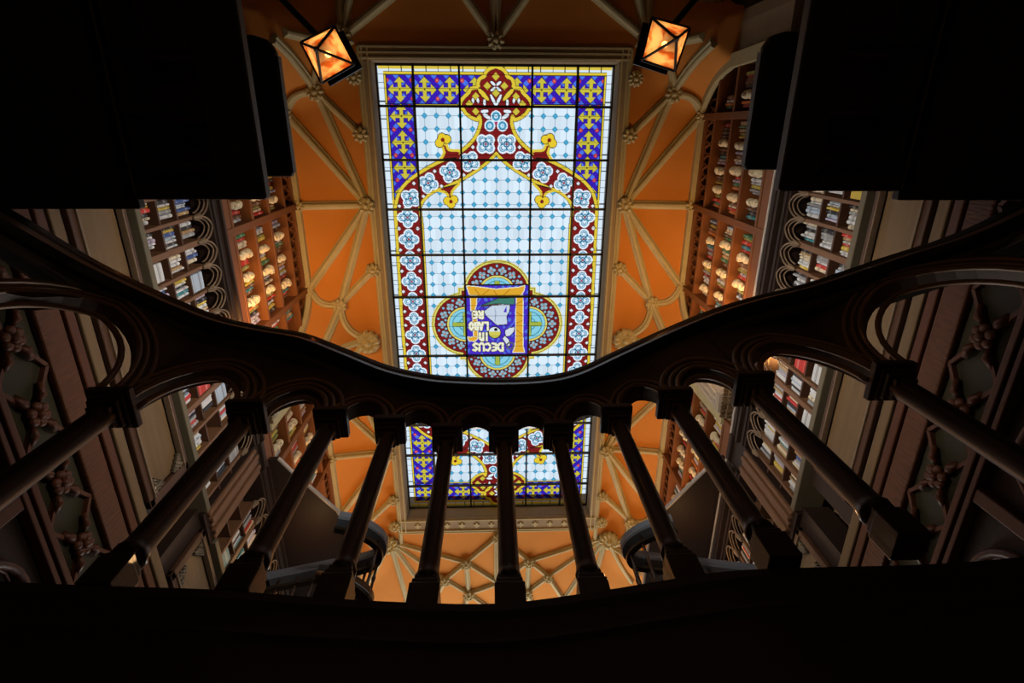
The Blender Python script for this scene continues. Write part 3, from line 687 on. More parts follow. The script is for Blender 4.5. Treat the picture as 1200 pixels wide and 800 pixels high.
# arcade: one pierced panel between each pair of balusters
for i in range(len(bal_axis) - 1):
    a, c = Vector((*bal_axis[i], 0)), Vector((*bal_axis[i + 1], 0)); L = (c - a).length; dr = (c - a) / L; nrm = Vector((dr.y, -dr.x, 0))
    if nrm.y > 0: nrm = -nrm
    top = lambda t: rail_h((a + (c - a) * t).x) + .02
    e = min(.055, L * .14); half = L / 2 - e
    rise = min(half * 1.7, rail_h(((a + c) / 2).x) - CAP_H - .05)
    arch = []                                       # pointed arch outline from one springing to the other
    N = 9
    for q in range(N + 1):
        t = q / N; ang = t * PI / 2.25; arch.append((-half + half * (1 - math.cos(ang)) / (1 - math.cos(PI / 2.25)), rise * math.sin(ang) / math.sin(PI / 2.25)))
    arch = arch + [(-p, z) for p, z in arch[-2::-1]]
    Q = lambda s_, z, off=0.0: a + dr * (L / 2 + s_) + nrm * off + Vector((0, 0, z))
    b = MB(); thick = .055; n = len(arch); back = -.045
    vs = []
    for off in (thick / 2, back):
        for (s_, z) in arch: vs.append(Q(s_, CAP_H + z, off))
        for (s_, z) in arch: vs.append(Q(s_ if abs(s_) < half - 1e-6 else math.copysign(L / 2, s_), top((L / 2 + s_) / L), off))
    fs = []
    for q in range(n - 1):
        fs.append((q, q + 1, n + q + 1, n + q)); fs.append((2 * n + q, 3 * n + q, 3 * n + q + 1, 2 * n + q + 1)); fs.append((q, 2 * n + q, 2 * n + q + 1, q + 1))
    b.add(vs, fs)
    for sg in (-1, 1):                              # solid haunch above each capital
        b.add([Q(sg * half, CAP_H, thick / 2), Q(sg * L / 2, CAP_H, thick / 2), Q(sg * L / 2, top(.5 + .5 * sg), thick / 2), Q(sg * half, CAP_H, back), Q(sg * L / 2, CAP_H, back), Q(sg * L / 2, top(.5 + .5 * sg), back)],
              [(0, 1, 2), (3, 5, 4), (0, 3, 4, 1)])
    pn = b.build('arch_panel', M['arcade'], bt)
    for kk, (off, gr, r) in enumerate(((thick / 2, .012, .012), (thick / 2, .05, .010)) + (((thick / 2, .095, .012),) if L > .3 else ())):
        pts = [Q(s_ * (1 + gr / half * .8), CAP_H + z * (1 + gr / max(rise, .05)) + .0, off + .003) for s_, z in arch]
        MB().tube(pts, r, 6, up=tuple(nrm)).build('arch_molding', M['archrim'], pn, smooth=True)
    if L > .30:                                     # cusped inner order of the wide arches
        pts = [Q(s_ * .86, CAP_H + z * .86, 0) for s_, z in arch]
        MB().tube(pts, .014, 6, up=tuple(nrm)).build('cusp_molding', M['archrim'], pn, smooth=True)
# curb the balusters stand on and the deep string board below it
curb_px = [(-330, 640), (-120, 668), (0, 681), (130, 687), (250, 691), (370, 700), (480, 706), (590, 707), (700, 693), (780, 680), (860, 669), (970, 665), (1080, 662), (1200, 652), (1420, 620)]
curb_line = [(p[0], p[1], BASE_H) for p in smooth_line([np.array(at_h(u, v, BASE_H)) for u, v in curb_px], 4)]
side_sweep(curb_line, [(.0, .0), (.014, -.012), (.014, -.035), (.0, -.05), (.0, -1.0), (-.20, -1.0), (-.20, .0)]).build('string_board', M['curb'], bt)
side_sweep([(p[0], p[1], .98) for p in curb_line], [(.0, .014), (.012, .006), (.012, -.006), (.0, -.014)]).build('string_bead', M['curb'], bt)

# ------------------------------------------------------------------ stair landings overhead, left and right
def landing(s, xe, y1, xfar, name_label, pts):
    L = thing('stair_landing', ((xe + xfar) / 2, -1.5, 2.60), name_label, 'stair landing', 'stair landings overhead')
    b = MB(); y0 = -3.6
    xi = xe
    ring = .14
    xa, xb = pts                                   # coffer opening between xa (near the inner edge) and xb
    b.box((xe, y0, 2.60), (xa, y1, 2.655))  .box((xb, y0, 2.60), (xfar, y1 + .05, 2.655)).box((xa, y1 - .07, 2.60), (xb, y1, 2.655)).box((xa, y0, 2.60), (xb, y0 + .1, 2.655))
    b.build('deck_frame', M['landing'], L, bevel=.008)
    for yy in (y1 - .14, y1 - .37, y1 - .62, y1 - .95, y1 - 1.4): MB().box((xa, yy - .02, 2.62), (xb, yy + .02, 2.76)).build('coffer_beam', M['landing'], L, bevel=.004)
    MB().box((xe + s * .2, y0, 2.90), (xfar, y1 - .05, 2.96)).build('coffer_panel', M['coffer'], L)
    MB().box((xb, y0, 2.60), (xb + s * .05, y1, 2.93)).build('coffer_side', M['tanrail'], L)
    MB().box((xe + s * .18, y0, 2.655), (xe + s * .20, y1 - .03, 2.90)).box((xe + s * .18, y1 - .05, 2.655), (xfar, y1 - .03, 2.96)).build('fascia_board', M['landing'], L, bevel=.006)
    MB().box((xe - s * .012, y0, 2.60), (xe, y1, 2.655)).box((xe, y1, 2.605), (xb, y1 + .008, 2.65)).build('deck_edge_lit', M['litedge'], L, bevel=.004)
    MB().box((xe - s * .01, y1 - .62, 3.005), (xe, y1 - .08, 3.048)).build('coping_edge_lit', M['litedge'], L)
    # broad coping above the landing's edge with a rounded end
    pl = [(xe + s * .00, y1 - .06), (xe + s * .55, y1 - .06), (xe + s * .55, y1 - .70), (xe + s * .10, y1 - .71), (xe + s * .03, y1 - .69), (xe + s * .00, y1 - .64)]
    MB().prism([(x, y, 3.0) for x, y in pl], (0, 0, .05)).build('coping_block', M['landing'], L, bevel=.01)
    for yy in (y1 - .15, y1 - .60): MB().box((xe + s * .25, yy - .03, 2.95), (xe + s * .31, yy + .03, 3.0)).build('coping_block_support', M['landing'], L)
    return L
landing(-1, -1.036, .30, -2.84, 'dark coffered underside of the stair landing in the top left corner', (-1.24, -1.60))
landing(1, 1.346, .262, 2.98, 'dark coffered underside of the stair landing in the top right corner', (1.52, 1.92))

# ------------------------------------------------------------------ bookcases, books and busts
SPOTS = []                                          # (kind, side, case, row, x, y, z, w, h, d, colour)
BUSTS = []
UP_COL = ['red', 'crimson', 'red', 'orange', 'tan', 'brown', 'olive', 'green', 'grey', 'black', 'black', 'cream', 'yellow', 'pale blue', 'teal', 'brown', 'white', 'lilac']
LO_COL = ['white', 'white', 'white', 'cream', 'grey', 'grey', 'white', 'pale blue', 'black', 'white', 'white', 'white', 'pale blue', 'cream', 'grey', 'black', 'white', 'lilac', 'blue', 'red', 'yellow', 'cream', 'pale blue', 'tan', 'black', 'teal', 'white']
sideword = {-1: 'left', 1: 'right'}
BOARDS = [6.36, 6.92, 7.45, 8.03]
def upper_case(s, bay):
    bc = BAY0 + BAYL * bay; xf = X0 + s * HW; dp = .30; y0, y1 = bc - 1.92, bc + 1.92
    where = 'near' if bay == 0 else 'far'
    T = thing('upper_bookcase', (xf + s * .15, bc, BOARDS[0]), '%s upper bookcase on the %s wall, red wood lit warm, under the vault' % (where, sideword[s]), 'bookcase')
    X = lambda d: xf + s * d
    MB().box((X(dp), y0, 6.0), (X(dp + .03), y1, 8.62)).build('back_panel', M['back'], T)
    for i, h in enumerate(BOARDS):
        (MB().box((X(-.02), y0, h - .06), (X(dp), y1, h)) if i else MB().box((X(-.02), y0, h - .05), (X(dp), y1, h)).box((X(-.01), y0, 6.03), (X(.02), y1, h - .05))).build('shelf', M['case'], T, bevel=.005)
    nU = [bc - 1.26, bc, bc + 1.28]
    for yy in [y0 + .03] + nU + [y1 - .03]:
        hw = .045; zt = 8.02 if abs(yy - bc) > 1.8 else 8.45
        MB().box((X(-.03), yy - hw, 6.08), (X(dp), yy + hw, min(zt, vault(xf, yy) - .03))).build('upright', M['case_up'], T, bevel=.005)
    # dark pierced tracery frieze of scrolls under the vault
    fr = MB().box((X(.10), y0 + .25, 8.05), (X(.12), y1 - .25, 8.46)).build('frieze_ground', M['back'], T)
    n = 20
    for k in range(n):
        yy = bc - 1.5 + 3.0 * (k + .5) / n; pts = []
        zz = 8.25
        for q in range(16):
            a = 2 * PI * q / 16; r_ = (.062, .140); pts.append((X(.05), yy + r_[0] * math.cos(a), zz + r_[1] * math.sin(a)))
        fb = MB().tube(pts, .016, 6, closed=True, up=(s, 0, 0)); fb.ball((X(.05), yy + .075, zz), .02, .03, .05, 8, 5)
        fb.build('frieze_scroll', M['case'], fr, smooth=True)
    MB().box((X(0), y0 + .15, 8.40), (X(.10), y1 - .15, 8.46)).build('top_rail', M['case'], T, bevel=.005)
    # contents
    rows = ['bottom', 'second', 'third', 'top']
    lims = [h + .002 for h in BOARDS]
    tops = [BOARDS[1], BOARDS[2], BOARDS[3], 8.40]
    edges = [y0 + .09] + [u for u in nU] + [y1 - .09]
    for r in range(3):
        cnt = 0
        for g in range(4):
            ya, yb = edges[g] + .06, edges[g + 1] - .06
            if g in (0, 3) and r == 2: ya, yb = (ya + .22, yb) if g == 0 else (ya, yb - .22)
            y = ya + random.uniform(0, .05); step = 0
            while y < yb - .05:
                # a few books, then a bust
                for _ in range(random.choice((3, 4, 4, 5))):
                    w = random.uniform(.028, .055)
                    if y + w > yb: break
                    hh = random.uniform(.25, .34); cnt += 1
                    SPOTS.append(('u', s, bay, r, X(.0 + random.uniform(0, .03)), y + w / 2, lims[r], w * .92, hh, .19, random.choice(UP_COL), cnt, where)); y += w
                y += random.uniform(.0, .03)
                if y + .13 < yb:
                    BUSTS.append((s, bay, r, X(-.055), y + .055, lims[r], where)); y += .125
            
    return T
def pointed(yc, half, z0, rise, N=8):
    pts = []
    for q in range(N + 1):
        ang = q / N * PI / 2.3; pts.append((yc - half * math.cos(ang) / 1.0 + 0 * q, z0 + rise * math.sin(ang) / math.sin(PI / 2.3)))
    c = math.cos(PI / 2.3) * half
    pts = [(yc - (yc - y - c) * half / (half - c), z) for y, z in pts]
    return pts + [(2 * yc - y, z) for y, z in pts[-2::-1]]
HS = {-1: 1.02, 1: .985}
def lower_case(s, bay):
    bc = BAY0 + BAYL * bay; xf = X0 + s * HW; dp = .24; k = HS[s]
    zb, zsp, zt = 4.60 * k, 5.50 * k, 6.02
    y0, y1 = (bc - 1.95, 3.61) if bay == 0 else (3.99, bc + 1.95); where = 'near' if bay == 0 else 'far'
    T = thing('arcaded_bookcase', (xf + s * .15, bc, zb), '%s lower bookcase on the %s wall with a row of pointed arches' % (where, sideword[s]), 'bookcase')
    X = lambda d: xf + s * d
    MB().box((X(dp), y0, zb), (X(dp + .03), y1, zt)).build('back_panel', M['back'], T)
    MB().box((X(-.05), y0, zb - .07), (X(dp), y1, zb)).build('base_rail', M['tanrail'], T, bevel=.008)
    MB().box((X(-.03), y0, 5.74 * k), (X(dp), y1, zt - .08)).build('head_board', M['darkwood'], T)
    MB().sweep([(X(-.03), y0, 5.80 * k), (X(-.03), y1, 5.80 * k)], [(-.02, .02), (-.02, -.02), (.02, -.02), (.02, .02)]).sweep([(X(-.06), y0, 5.88 * k), (X(-.06), y1, 5.88 * k)], [(-.025, .03), (-.025, -.01), (.025, -.01), (.025, .03)]).build('head_molding', M['darkwood'], T)
    MB().box((X(-.05), y0, zt - .08), (X(dp), y1, zt)).build('ledge', M['darkwood'], T, bevel=.01)
    MB().box((X(-.062), y0, zt - .02), (X(-.05), y1, zt + .008)).build('ledge_bead', M['edge'], T)
    pit = .245; off = .582 - bc
    n = int(3.9 / pit); ys = [bc + off + pit * i for i in range(-12, 40) if y0 + .03 < bc + off + pit * i < y1 - .01]
    sh = [zb + .0, zb + .33, zb + .62]
    for z in sh[1:]: MB().box((X(.005), y0, z - .022), (X(dp), y1, z)).build('shelf', M['oakshelf'], T)
    for j, yy in enumerate(ys):
        wide = .028 if j % 3 == 1 else .016
        MB().box((X(-.01), yy - wide, zb), (X(dp), yy + wide, zsp + .02)).build('upright', M['oak'], T, bevel=.003)
        cb_ = MB().lathe((X(-.02), yy, zsp - .05), [(.012, -.03), (.020, -.01), (.026, .02), (.034, .05), (.034, .075)], 8); cb_.build('corbel', M['archwood'], T, smooth=True)
        if j < len(ys) - 1:
            yc = yy + pit / 2
            am = MB()
            for (off_, hf, rs, r) in ((-.035, .120, .225, .010), (-.012, .104, .20, .009), (.02, .088, .17, .008)):
                am.tube([(X(off_), y_, z_) for y_, z_ in pointed(yc, hf, zsp, rs)], r, 6, up=(s, 0, 0))
            am.build('arch_molding', M['archwood'], T, smooth=True)
            # contents: three rows
            for r in range(3):
                la, lb = yy + wide + .004, ys[j + 1] - .018
                z = sh[r] + .002; hmax = .215 if r < 2 else .25
                mode = random.random(); key = (s, bay, r); 
                if mode < .12:
                    w_ = (lb - la) * .85; LOCNT[key] = LOCNT.get(key, 0) + 1
                    SPOTS.append(('l', s, bay, r, X(.005), (la + lb) / 2, z, w_, random.uniform(.19, .23), .03, random.choice(['white', 'cream', 'red', 'teal', 'yellow', 'pale blue', 'grey']), LOCNT[key], where))
                elif mode < .985:
                    y = la + random.uniform(0, .01); yend = lb - random.choice((0, 0, 0, .03))
                    while True:
                        w_ = random.uniform(.020, .042)
                        if y + w_ > yend: break
                        LOCNT[key] = LOCNT.get(key, 0) + 1
                        SPOTS.append(('l', s, bay, r, X(.0 + random.uniform(0, .02)), y + w_ / 2, z, w_ * .93, random.uniform(.17, hmax), .15, random.choice(LO_COL), LOCNT[key], where)); y += w_
    return T
LOCNT = {}
for s in (-1, 1):
    for bay in (0, 1): upper_case(s, bay); lower_case(s, bay)

# book prototypes: cover with rounded spine and a page block
def book_proto(colour):
    b = MB(); n = 6
    # unit book: spine at x = -0.5 side (towards -x), thickness along y, height z 0..1
    out = [(.5, -.5)] + [(-.40, -.5)] + [(-.40 - .10 * math.sin(PI * q / n), -.5 * math.cos(PI * q / n)) for q in range(1, n)] + [(-.40, .5), (.5, .5)]
    inn = [(.5, .38), (-.34, .38), (-.34, -.38), (.5, -.38)]
    poly = out + inn; m = len(out)
    no = len(out); ni = 4
    vs = [(x, y, z) for z in (0, 1) for x, y in poly]; N = len(poly)
    fs = [(i, (i + 1) % N, N + (i + 1) % N, N + i) for i in range(N)]
    # end caps as three strips (board, spine, board)
    for o_ in (0, N):
        fs += [(o_ + 0, o_ + 1, o_ + no + 2, o_ + no + 3), tuple(o_ + i for i in range(1, no - 1)) + (o_ + no + 1, o_ + no + 2), (o_ + no - 2, o_ + no - 1, o_ + no, o_ + no + 1)]
    b.add([(x, y, z - CZ) for x, y, z in vs], fs)
    return b
PROTO = {}
def proto_meshes(colour):
    if colour not in PROTO:
        b = book_proto(colour); me = D.meshes.new('book'); me.from_pydata([(p[0], p[1], p[2] + CZ) for p in b.v], [], b.f); me.materials.append(BM[colour]); me.update()
        PROTO[colour] = me
    return PROTO[colour]
pg = D.meshes.new('pages'); pb_ = MB().box((-.33, -.37, .02), (.46, .37, .98)); pg.from_pydata(pb_.v, [], pb_.f); pg.materials.append(M['page']); pg.update()
def score(p):
    u, v, d = project(p[4], p[5], p[6] + p[8] / 2)
    if not (5 < u < 1195 and 5 < v < 700): return 0
    xr_ = np.interp(u, [0, 100, 200, 300, 400, 500, 590, 680, 800, 900, 1050, 1200], [255, 312, 358, 388, 416, 447, 451, 440, 385, 350, 305, 250])
    if xr_ - 4 < v < xr_ + 55: return 0             # behind the handrail
    if v < 228 and (u < 300 or u > 915): return 0    # behind the landings
    if v < 205 and (u < 340 or u > 873): return 0
    return p[7] * p[8] / d ** 2 * (1.0 if v < xr_ else .6)
SPOTS.sort(key=score, reverse=True)
IND, REST = SPOTS[:295], SPOTS[295:]
rown = {'u': ['bottom', 'middle', 'top'], 'l': ['bottom', 'middle', 'top']}
for p in IND:
    kind, s, bay, r, x, y, z, wd, hh, dp, colr, cnt, where = p
    o = D.objects.new('book', proto_meshes(colr)); COL.objects.link(o)
    o.location = (x + s * dp / 2, y, z + CZ); o.scale = (dp, wd, hh); o.rotation_euler.z = 0 if s > 0 else PI
    c = D.objects.new('pages', pg); COL.objects.link(c); c.parent = o
    tag(o, '%s book, %s from the near end, %s shelf, %s %s %s bookcase' % (colr, ordinal(cnt), rown[kind][r], where, sideword[s], 'upper' if kind == 'u' else 'lower'), 'book', 'books on the wall shelves')
b = MB(); tint = []
for p in REST:
    kind, s, bay, r, x, y, z, wd, hh, dp, colr, cnt, where = p
    n0 = len(b.v); b.box((x, y - wd / 2, z), (x + s * dp, y + wd / 2, z + hh)); tint += [(*PAL[colr], 1)] * (len(b.v) - n0)
o = b.build('books', BM_STUFF); ca = o.data.color_attributes.new('tint', 'FLOAT_COLOR', 'POINT'); ca.data.foreach_set('color', np.array(tint, np.float32).ravel())
tag(o, 'remaining rows of small coloured books filling the far shelves', 'books', None, 'stuff')

def bust_mesh():
    b = MB()
    b.lathe((0, 0, 0), [(.030, 0), (.034, .008), (.024, .02), (.020, .035), (.026, .045)], 10)              # socle
    b.lathe((0, 0, .040), [(.020, 0), (.046, .018), (.056, .045), (.050, .068), (.026, .082), (.021, .10), (.022, .115)], 12, sx=.72, sy=1.0)   # shoulders and neck
    b.ball((-.006, 0, .185), .052, .045, .060, 12, 8)                                                      # head
    b.ball((.006, 0, .200), .053, .050, .052, 12, 7)                                                       # hair
    b.add([(-.048, -.010, .195), (-.048, .010, .195), (-.074, 0, .172), (-.050, 0, .165), (-.044, 0, .21)], [(0, 2, 4), (1, 4, 2), (0, 3, 2), (1, 2, 3)])
    b.ball((-.050, 0, .148), .016, .018, .012, 8, 5)                                                       # chin
    for e in (-1, 1): b.ball((0, e * .045, .183), .010, .008, .016, 6, 5)
    return b
bm_ = bust_mesh(); bme = D.meshes.new('bust'); bme.from_pydata(bm_.v, [], bm_.f); bme.materials.append(M['bust']); bme.update(); bme.polygons.foreach_set('use_smooth', [True] * len(bme.polygons))
bc_ = {}
for (s, bay, r, x, y, z, where) in BUSTS:
    key = (s, bay, r); bc_[key] = bc_.get(key, 0) + 1
    o = D.objects.new('bust', bme); COL.objects.link(o); k = random.uniform(.95, 1.15)
    o.location = (x + s * .045, y, z + CZ); o.scale = (k, k, k * random.uniform(.95, 1.1)); o.rotation_euler.z = (0 if s > 0 else PI) + random.uniform(-.7, .7)
    tag(o, 'small cream bust, %s from the near end, %s shelf, %s %s upper bookcase' % (ordinal(bc_[key]), rown['u'][r], where, sideword[s]), 'bust', 'cream busts among the books')

# ------------------------------------------------------------------ panelled plinths, carved screens, pilasters, corbelled columns
for s in (-1, 1):
    k = HS[s]; xf = X0 + s * HW; X = lambda d: xf + s * d; sw = sideword[s]
    for bay in (0, 1):
        bc = BAY0 + BAYL * bay; y0, y1 = bc - 1.75, bc + 1.93; z0, z1 = 3.86 * k, 4.47 * k
        T = thing('panelled_plinth', (xf, bc, z0), '%s tan panelled plinth below the lower bookcase on the %s wall' % ('near' if bay == 0 else 'far', sw), 'panelling')
        MB().box((X(.03), y0 - .2, z0 - .02), (X(.30), y1 + .2, 4.52 * k)).build('plinth_body', M['darkwood'], T)
        MB().box((X(.015), y0 + .1, z0 + .10), (X(.03), y1 - .1, z1 - .10)).build('panel', M['tan'], T)
        f_ = MB().box((X(-.02), y0, z0), (X(.03), y1, z0 + .07)).box((X(-.02), y0, z1 - .06), (X(.03), y1, z1)).box((X(-.02), y0, z0), (X(.03), y0 + .08, z1)).box((X(-.02), y1 - .08, z0), (X(.03), y1, z1))
        f_.build('panel_frame', M['oakshelf'], T, bevel=.01)
        MB().box((X(-.035), y0 + .06, z0 + .062), (X(.02), y1 - .06, z0 + .082)).box((X(-.035), y0 + .06, z1 - .075), (X(.02), y1 - .06, z1 - .06)).build('panel_bead', M['archwood'], T, bevel=.004)
        for (yy, zz, dy, dz) in ((y0 + .1, z0 + .1, 1, 1), (y0 + .1, z1 - .1, 1, -1), (y1 - .1, z0 + .1, -1, 1), (y1 - .1, z1 - .1, -1, -1)):
            c = MB()
            for (py, pz, r) in ((.02, .02, .045), (.07, .02, .035), (.11, .015, .025), (.02, .07, .035), (.015, .11, .025), (.05, .055, .03), (.08, .05, .02), (.045, .09, .02)):
                c.ball((X(.0), yy + dy * py, zz + dz * pz), .035, r * .75, r * .75, 7, 5)
                for q in range(5): a = 2 * PI * q / 5; c.ball((X(-.01), yy + dy * py + r * .8 * math.cos(a), zz + dz * pz + r * .8 * math.sin(a)), .02, r * .32, r * .32, 6, 4)
            c.build('corner_leaf', M['pewter'], T, smooth=True)
    # carved gothic screen crowning the ground-floor cases
    T = thing('carved_screen', (xf, 2.2, 1.2), 'carved chestnut gothic screen low on the %s wall beyond the balusters' % sw, 'carved screen')
    ya, yb = -.6, 5.4; q_ = lambda h: h * k
    MB().box((X(.06), ya, .6), (X(.34), yb, q_(3.80))).build('screen_ground', M['darkwood'], T)
    MB().box((X(-.02), ya, q_(3.70)), (X(.06), yb, q_(3.80))).build('cornice_strip', M['tan'], T, bevel=.01)
    MB().box((X(-.01), ya, q_(3.60)), (X(.06), yb, q_(3.68))).build('cornice_strip', M['carve'], T, bevel=.01)
    MB().box((X(.0), ya, q_(3.38)), (X(.06), yb, q_(3.58))).build('scaled_band', M['scales'], T, bevel=.015)
    MB().box((X(.045), ya, q_(2.98)), (X(.06), yb, q_(3.36))).build('lattice_ground', M['green'], T)
    MB().box((X(-.02), ya, q_(2.86)), (X(.06), yb, q_(2.90))).box((X(-.03), ya, q_(2.92)), (X(.06), yb, q_(2.97))).build('screen_rail', M['carve'], T, bevel=.008)
    for i in range(11):
        yc = -.35 + .52 * i
        c = MB()
        for a, e in (((yc - .26, 2.98), (yc + .26, 3.36)), ((yc - .26, 3.36), (yc + .26, 2.98))):
            c.sweep([(X(.03), a[0], q_(a[1])), (X(.03), e[0], q_(e[1]))], [(-.013, .02), (-.013, -.02), (.013, -.02), (.013, .02)], up=(s, 0, 0))
        c.build('lattice_brace', M['carve'], T)
        c = MB()
        for q in range(6): a = 2 * PI * q / 6; c.ball((X(.0), yc + .055 * math.cos(a), q_(3.17) + .055 * math.sin(a)), .03, .034, .034, 7, 5)
        c.ball((X(-.02), yc, q_(3.17)), .03, .03, .03, 8, 5)
        for (dy, dz) in ((.16, .10), (-.16, .10), (.16, -.10), (-.16, -.10)):
            c.sweep([(X(.02), yc + dy * .4, q_(3.17) + dz * .4), (X(-.02), yc + dy * .7, q_(3.17) + dz * .75), (X(.02), yc + dy * 1.1, q_(3.17) + dz * 1.1)], [(-.03, .008), (0, -.012), (.03, .008)], up=(s, 0, 0))
        c.build('rosette', M['carve'], T, smooth=True)
    for i in range(6):
        yc = -.2 + .95 * i; c = MB()
        for (zz, r) in ((2.42, .30), (1.75, .30)):
            c.tube([(X(.02), yc + r * math.cos(2 * PI * q / 24), q_(zz) + r * math.sin(2 * PI * q / 24)) for q in range(24)], .03, 8, True, up=(s, 0, 0))
            for w_ in range(4):
                a = PI / 4 + PI / 2 * w_; cy_, cz_ = yc + .15 * math.cos(a), q_(zz) + .15 * math.sin(a)
                c.tube([(X(.03), cy_ + .12 * math.cos(2 * PI * q / 14), cz_ + .12 * math.sin(2 * PI * q / 14)) for q in range(14)], .012, 6, True, up=(s, 0, 0))
        c.build('tracery_ring', M['carve'], T, smooth=True)
        MB().box((X(-.01), yc + .42, .8), (X(.06), yc + .52, q_(2.86))).build('mullion', M['carve'], T, bevel=.01)
    # pilaster between the bays and the corbelled wall column above it
    for j, yp in enumerate((3.80,)):
        T = thing('wall_pilaster', (xf, yp, 4.5), 'moulded brown wood pilaster between the two lower bookcases, %s wall' % sw, 'pilaster')
        MB().box((X(-.02), yp - .185, q_(4.5)), (X(.3), yp + .185, 5.94)).build('pilaster_core', M['darkwood'], T)
        for i in range(5):
            yy = yp - .14 + .07 * i; MB().box((X(-.05 - .02 * (i % 2)), yy - .026, q_(4.56)), (X(0), yy + .026, q_(5.72))).build('reed', M['oak'], T, bevel=.012)
        MB().box((X(-.07), yp - .185, 5.94), (X(.3), yp + .185, 6.02)).build('pilaster_cap', M['darkwood'], T, bevel=.01)
    for yp in (-1.1, 3.3, 7.7):
        lab = {-1.1: 'plain wall pier behind the fluted columns at the near end', 3.3: 'fluted wall column on a woven-patterned corbel in the middle', 7.7: 'fluted wall column at the far end'}[yp] + ' of the %s wall' % sw
        T = thing('wall_column', (xf, yp, 6.25), lab, 'column')
        pj = .0 if yp < 0 else -.16
        oct_ = [(X(.30), yp - .26), (X(.02), yp - .26), (X(pj), yp - .12), (X(pj), yp + .12), (X(.02), yp + .26), (X(.30), yp + .26)]
        MB().prism([(x, y, 6.30) for x, y in oct_], (0, 0, 1.9)).build('shaft', M['stone'] if yp > 0 else M['frame'], T)
        if yp < 0: continue
        fl = MB()
        for (xa_, ya_) in ((X(-.01), yp - .245), (X(-.10), yp - .175), (X(-.165), yp - .09), (X(-.165), yp), (X(-.165), yp + .09), (X(-.10), yp + .175), (X(-.01), yp + .245)):
            fl.tube([(xa_, ya_, 6.34), (xa_, ya_, 8.1)], .022, 8)
        fl.build('fluting', M['stone'], T, smooth=True)
        sc_ = lambda f_: [(X(.30) if abs(x - X(.30)) < 1e-6 else xf + (x - xf) * f_ , yp + (y - yp) * f_) for x, y in oct_]
        cbm = MB(); 
        for (f1, za, zb_) in ((1.10, 6.28, 6.36), (1.04, 6.24, 6.28)): cbm.prism([(x, y, za) for x, y in sc_(f1)], (0, 0, zb_ - za))
        cbm.build('corbel_ring', M['stone'], T, bevel=.008)
        wv = MB()
        for i in range(7):
            for jx in range(5):
                yy = yp - .19 + .063 * i; xx = X(-.10 + .08 * jx); wv.box((xx - .03, yy - .022, 6.222), (xx + .03, yy + .022, 6.245))
        wv.build('corbel_underside', M['tan'], T, bevel=.006)
    # dark gallery ledge turning out into the room in the far bay
    h0 = 6.08
    sg = [(-2.759, 3.941), (-2.587, 4.176), (-2.106, 4.766), (-1.95, 5.2), (-1.95, 7.6), (-2.89, 7.6), (-2.89, 3.941)] if s < 0 else [(2.983, 4.023), (2.834, 4.179), (2.322, 4.856), (2.15, 5.3), (2.15, 7.6), (3.035, 7.6), (3.035, 4.023)]
    T = thing('gallery_ledge', (sum(p[0] for p in sg) / 7, 5.8, h0), 'dark projecting gallery ledge crossing the far upper bookcase, %s wall' % sw, 'ledge')
    MB().prism([(x, y, h0) for x, y in sg], (0, 0, .07)).build('ledge_slab', M['darkwood'], T, bevel=.01)
    MB().sweep([(x, y, h0 + .03) for x, y in sg[:5]], [(-.012, .02), (-.012, -.03), (.012, -.03), (.012, .02)]).build('ledge_bead', M['edge'], T)
    # curved gallery railing
    hr = 4.6
    px = [(310, 684), (350, 676), (390, 668), (420, 662), (440, 655), (447, 645), (444, 634), (432, 624), (415, 616), (395, 612)] if s < 0 else [(900, 676), (860, 671), (800, 664), (765, 660), (742, 656), (735, 648), (738, 638), (750, 628), (768, 620), (790, 615)]
    path = [(*at_h(u, v, hr), hr) for u, v in px]; path = [tuple(p) for p in smooth_line([np.array(p) for p in path], 4)]
    T = thing('gallery_railing', (path[0][0], path[0][1], hr - .8), 'curved dark gallery railing with a rounded end by the %s far bookcases' % sw, 'railing')
    RP = [(-.05, .0), (-.06, .03), (-.05, .05), (-.05, .12), (-.03, .14), (.03, .14), (.05, .12), (.05, .05), (.06, .03), (.05, .0)]
    MB().sweep(path, RP).build('top_rail', M['bluelit'], T)
    MB().sweep([(p[0], p[1], hr - .75) for p in path], RP).build('bottom_rail', M['rail'], T)
    MB().sweep([(p[0], p[1], hr - .12) for p in path], [(-.03, .0), (-.035, .03), (.035, .03), (.03, .0)]).build('middle_rail', M['rail'], T)
    wx = xf - s * .055; ex, ey = path[0][0], path[0][1]
    MB().box((ex - s * .06, ey - .05, hr + .0), (wx, ey + .05, hr + .12)).box((ex - s * .06, ey - .05, hr - .75), (X(-.055), ey + .05, hr - .63)).build('wall_bracket', M['darkwood'], T, bevel=.008)
    acc = 0; last = path[0]
    for p in path[1:]:
        acc += math.dist(p, last); last = p
        if acc > .16:
            acc = 0; MB().lathe((p[0], p[1], hr - .62), [(.022, 0), (.016, .03), (.014, .25), (.022, .3), (.014, .34), (.016, .62), (.024, .64)], 8).build('baluster', M['baluster'], T, smooth=True)

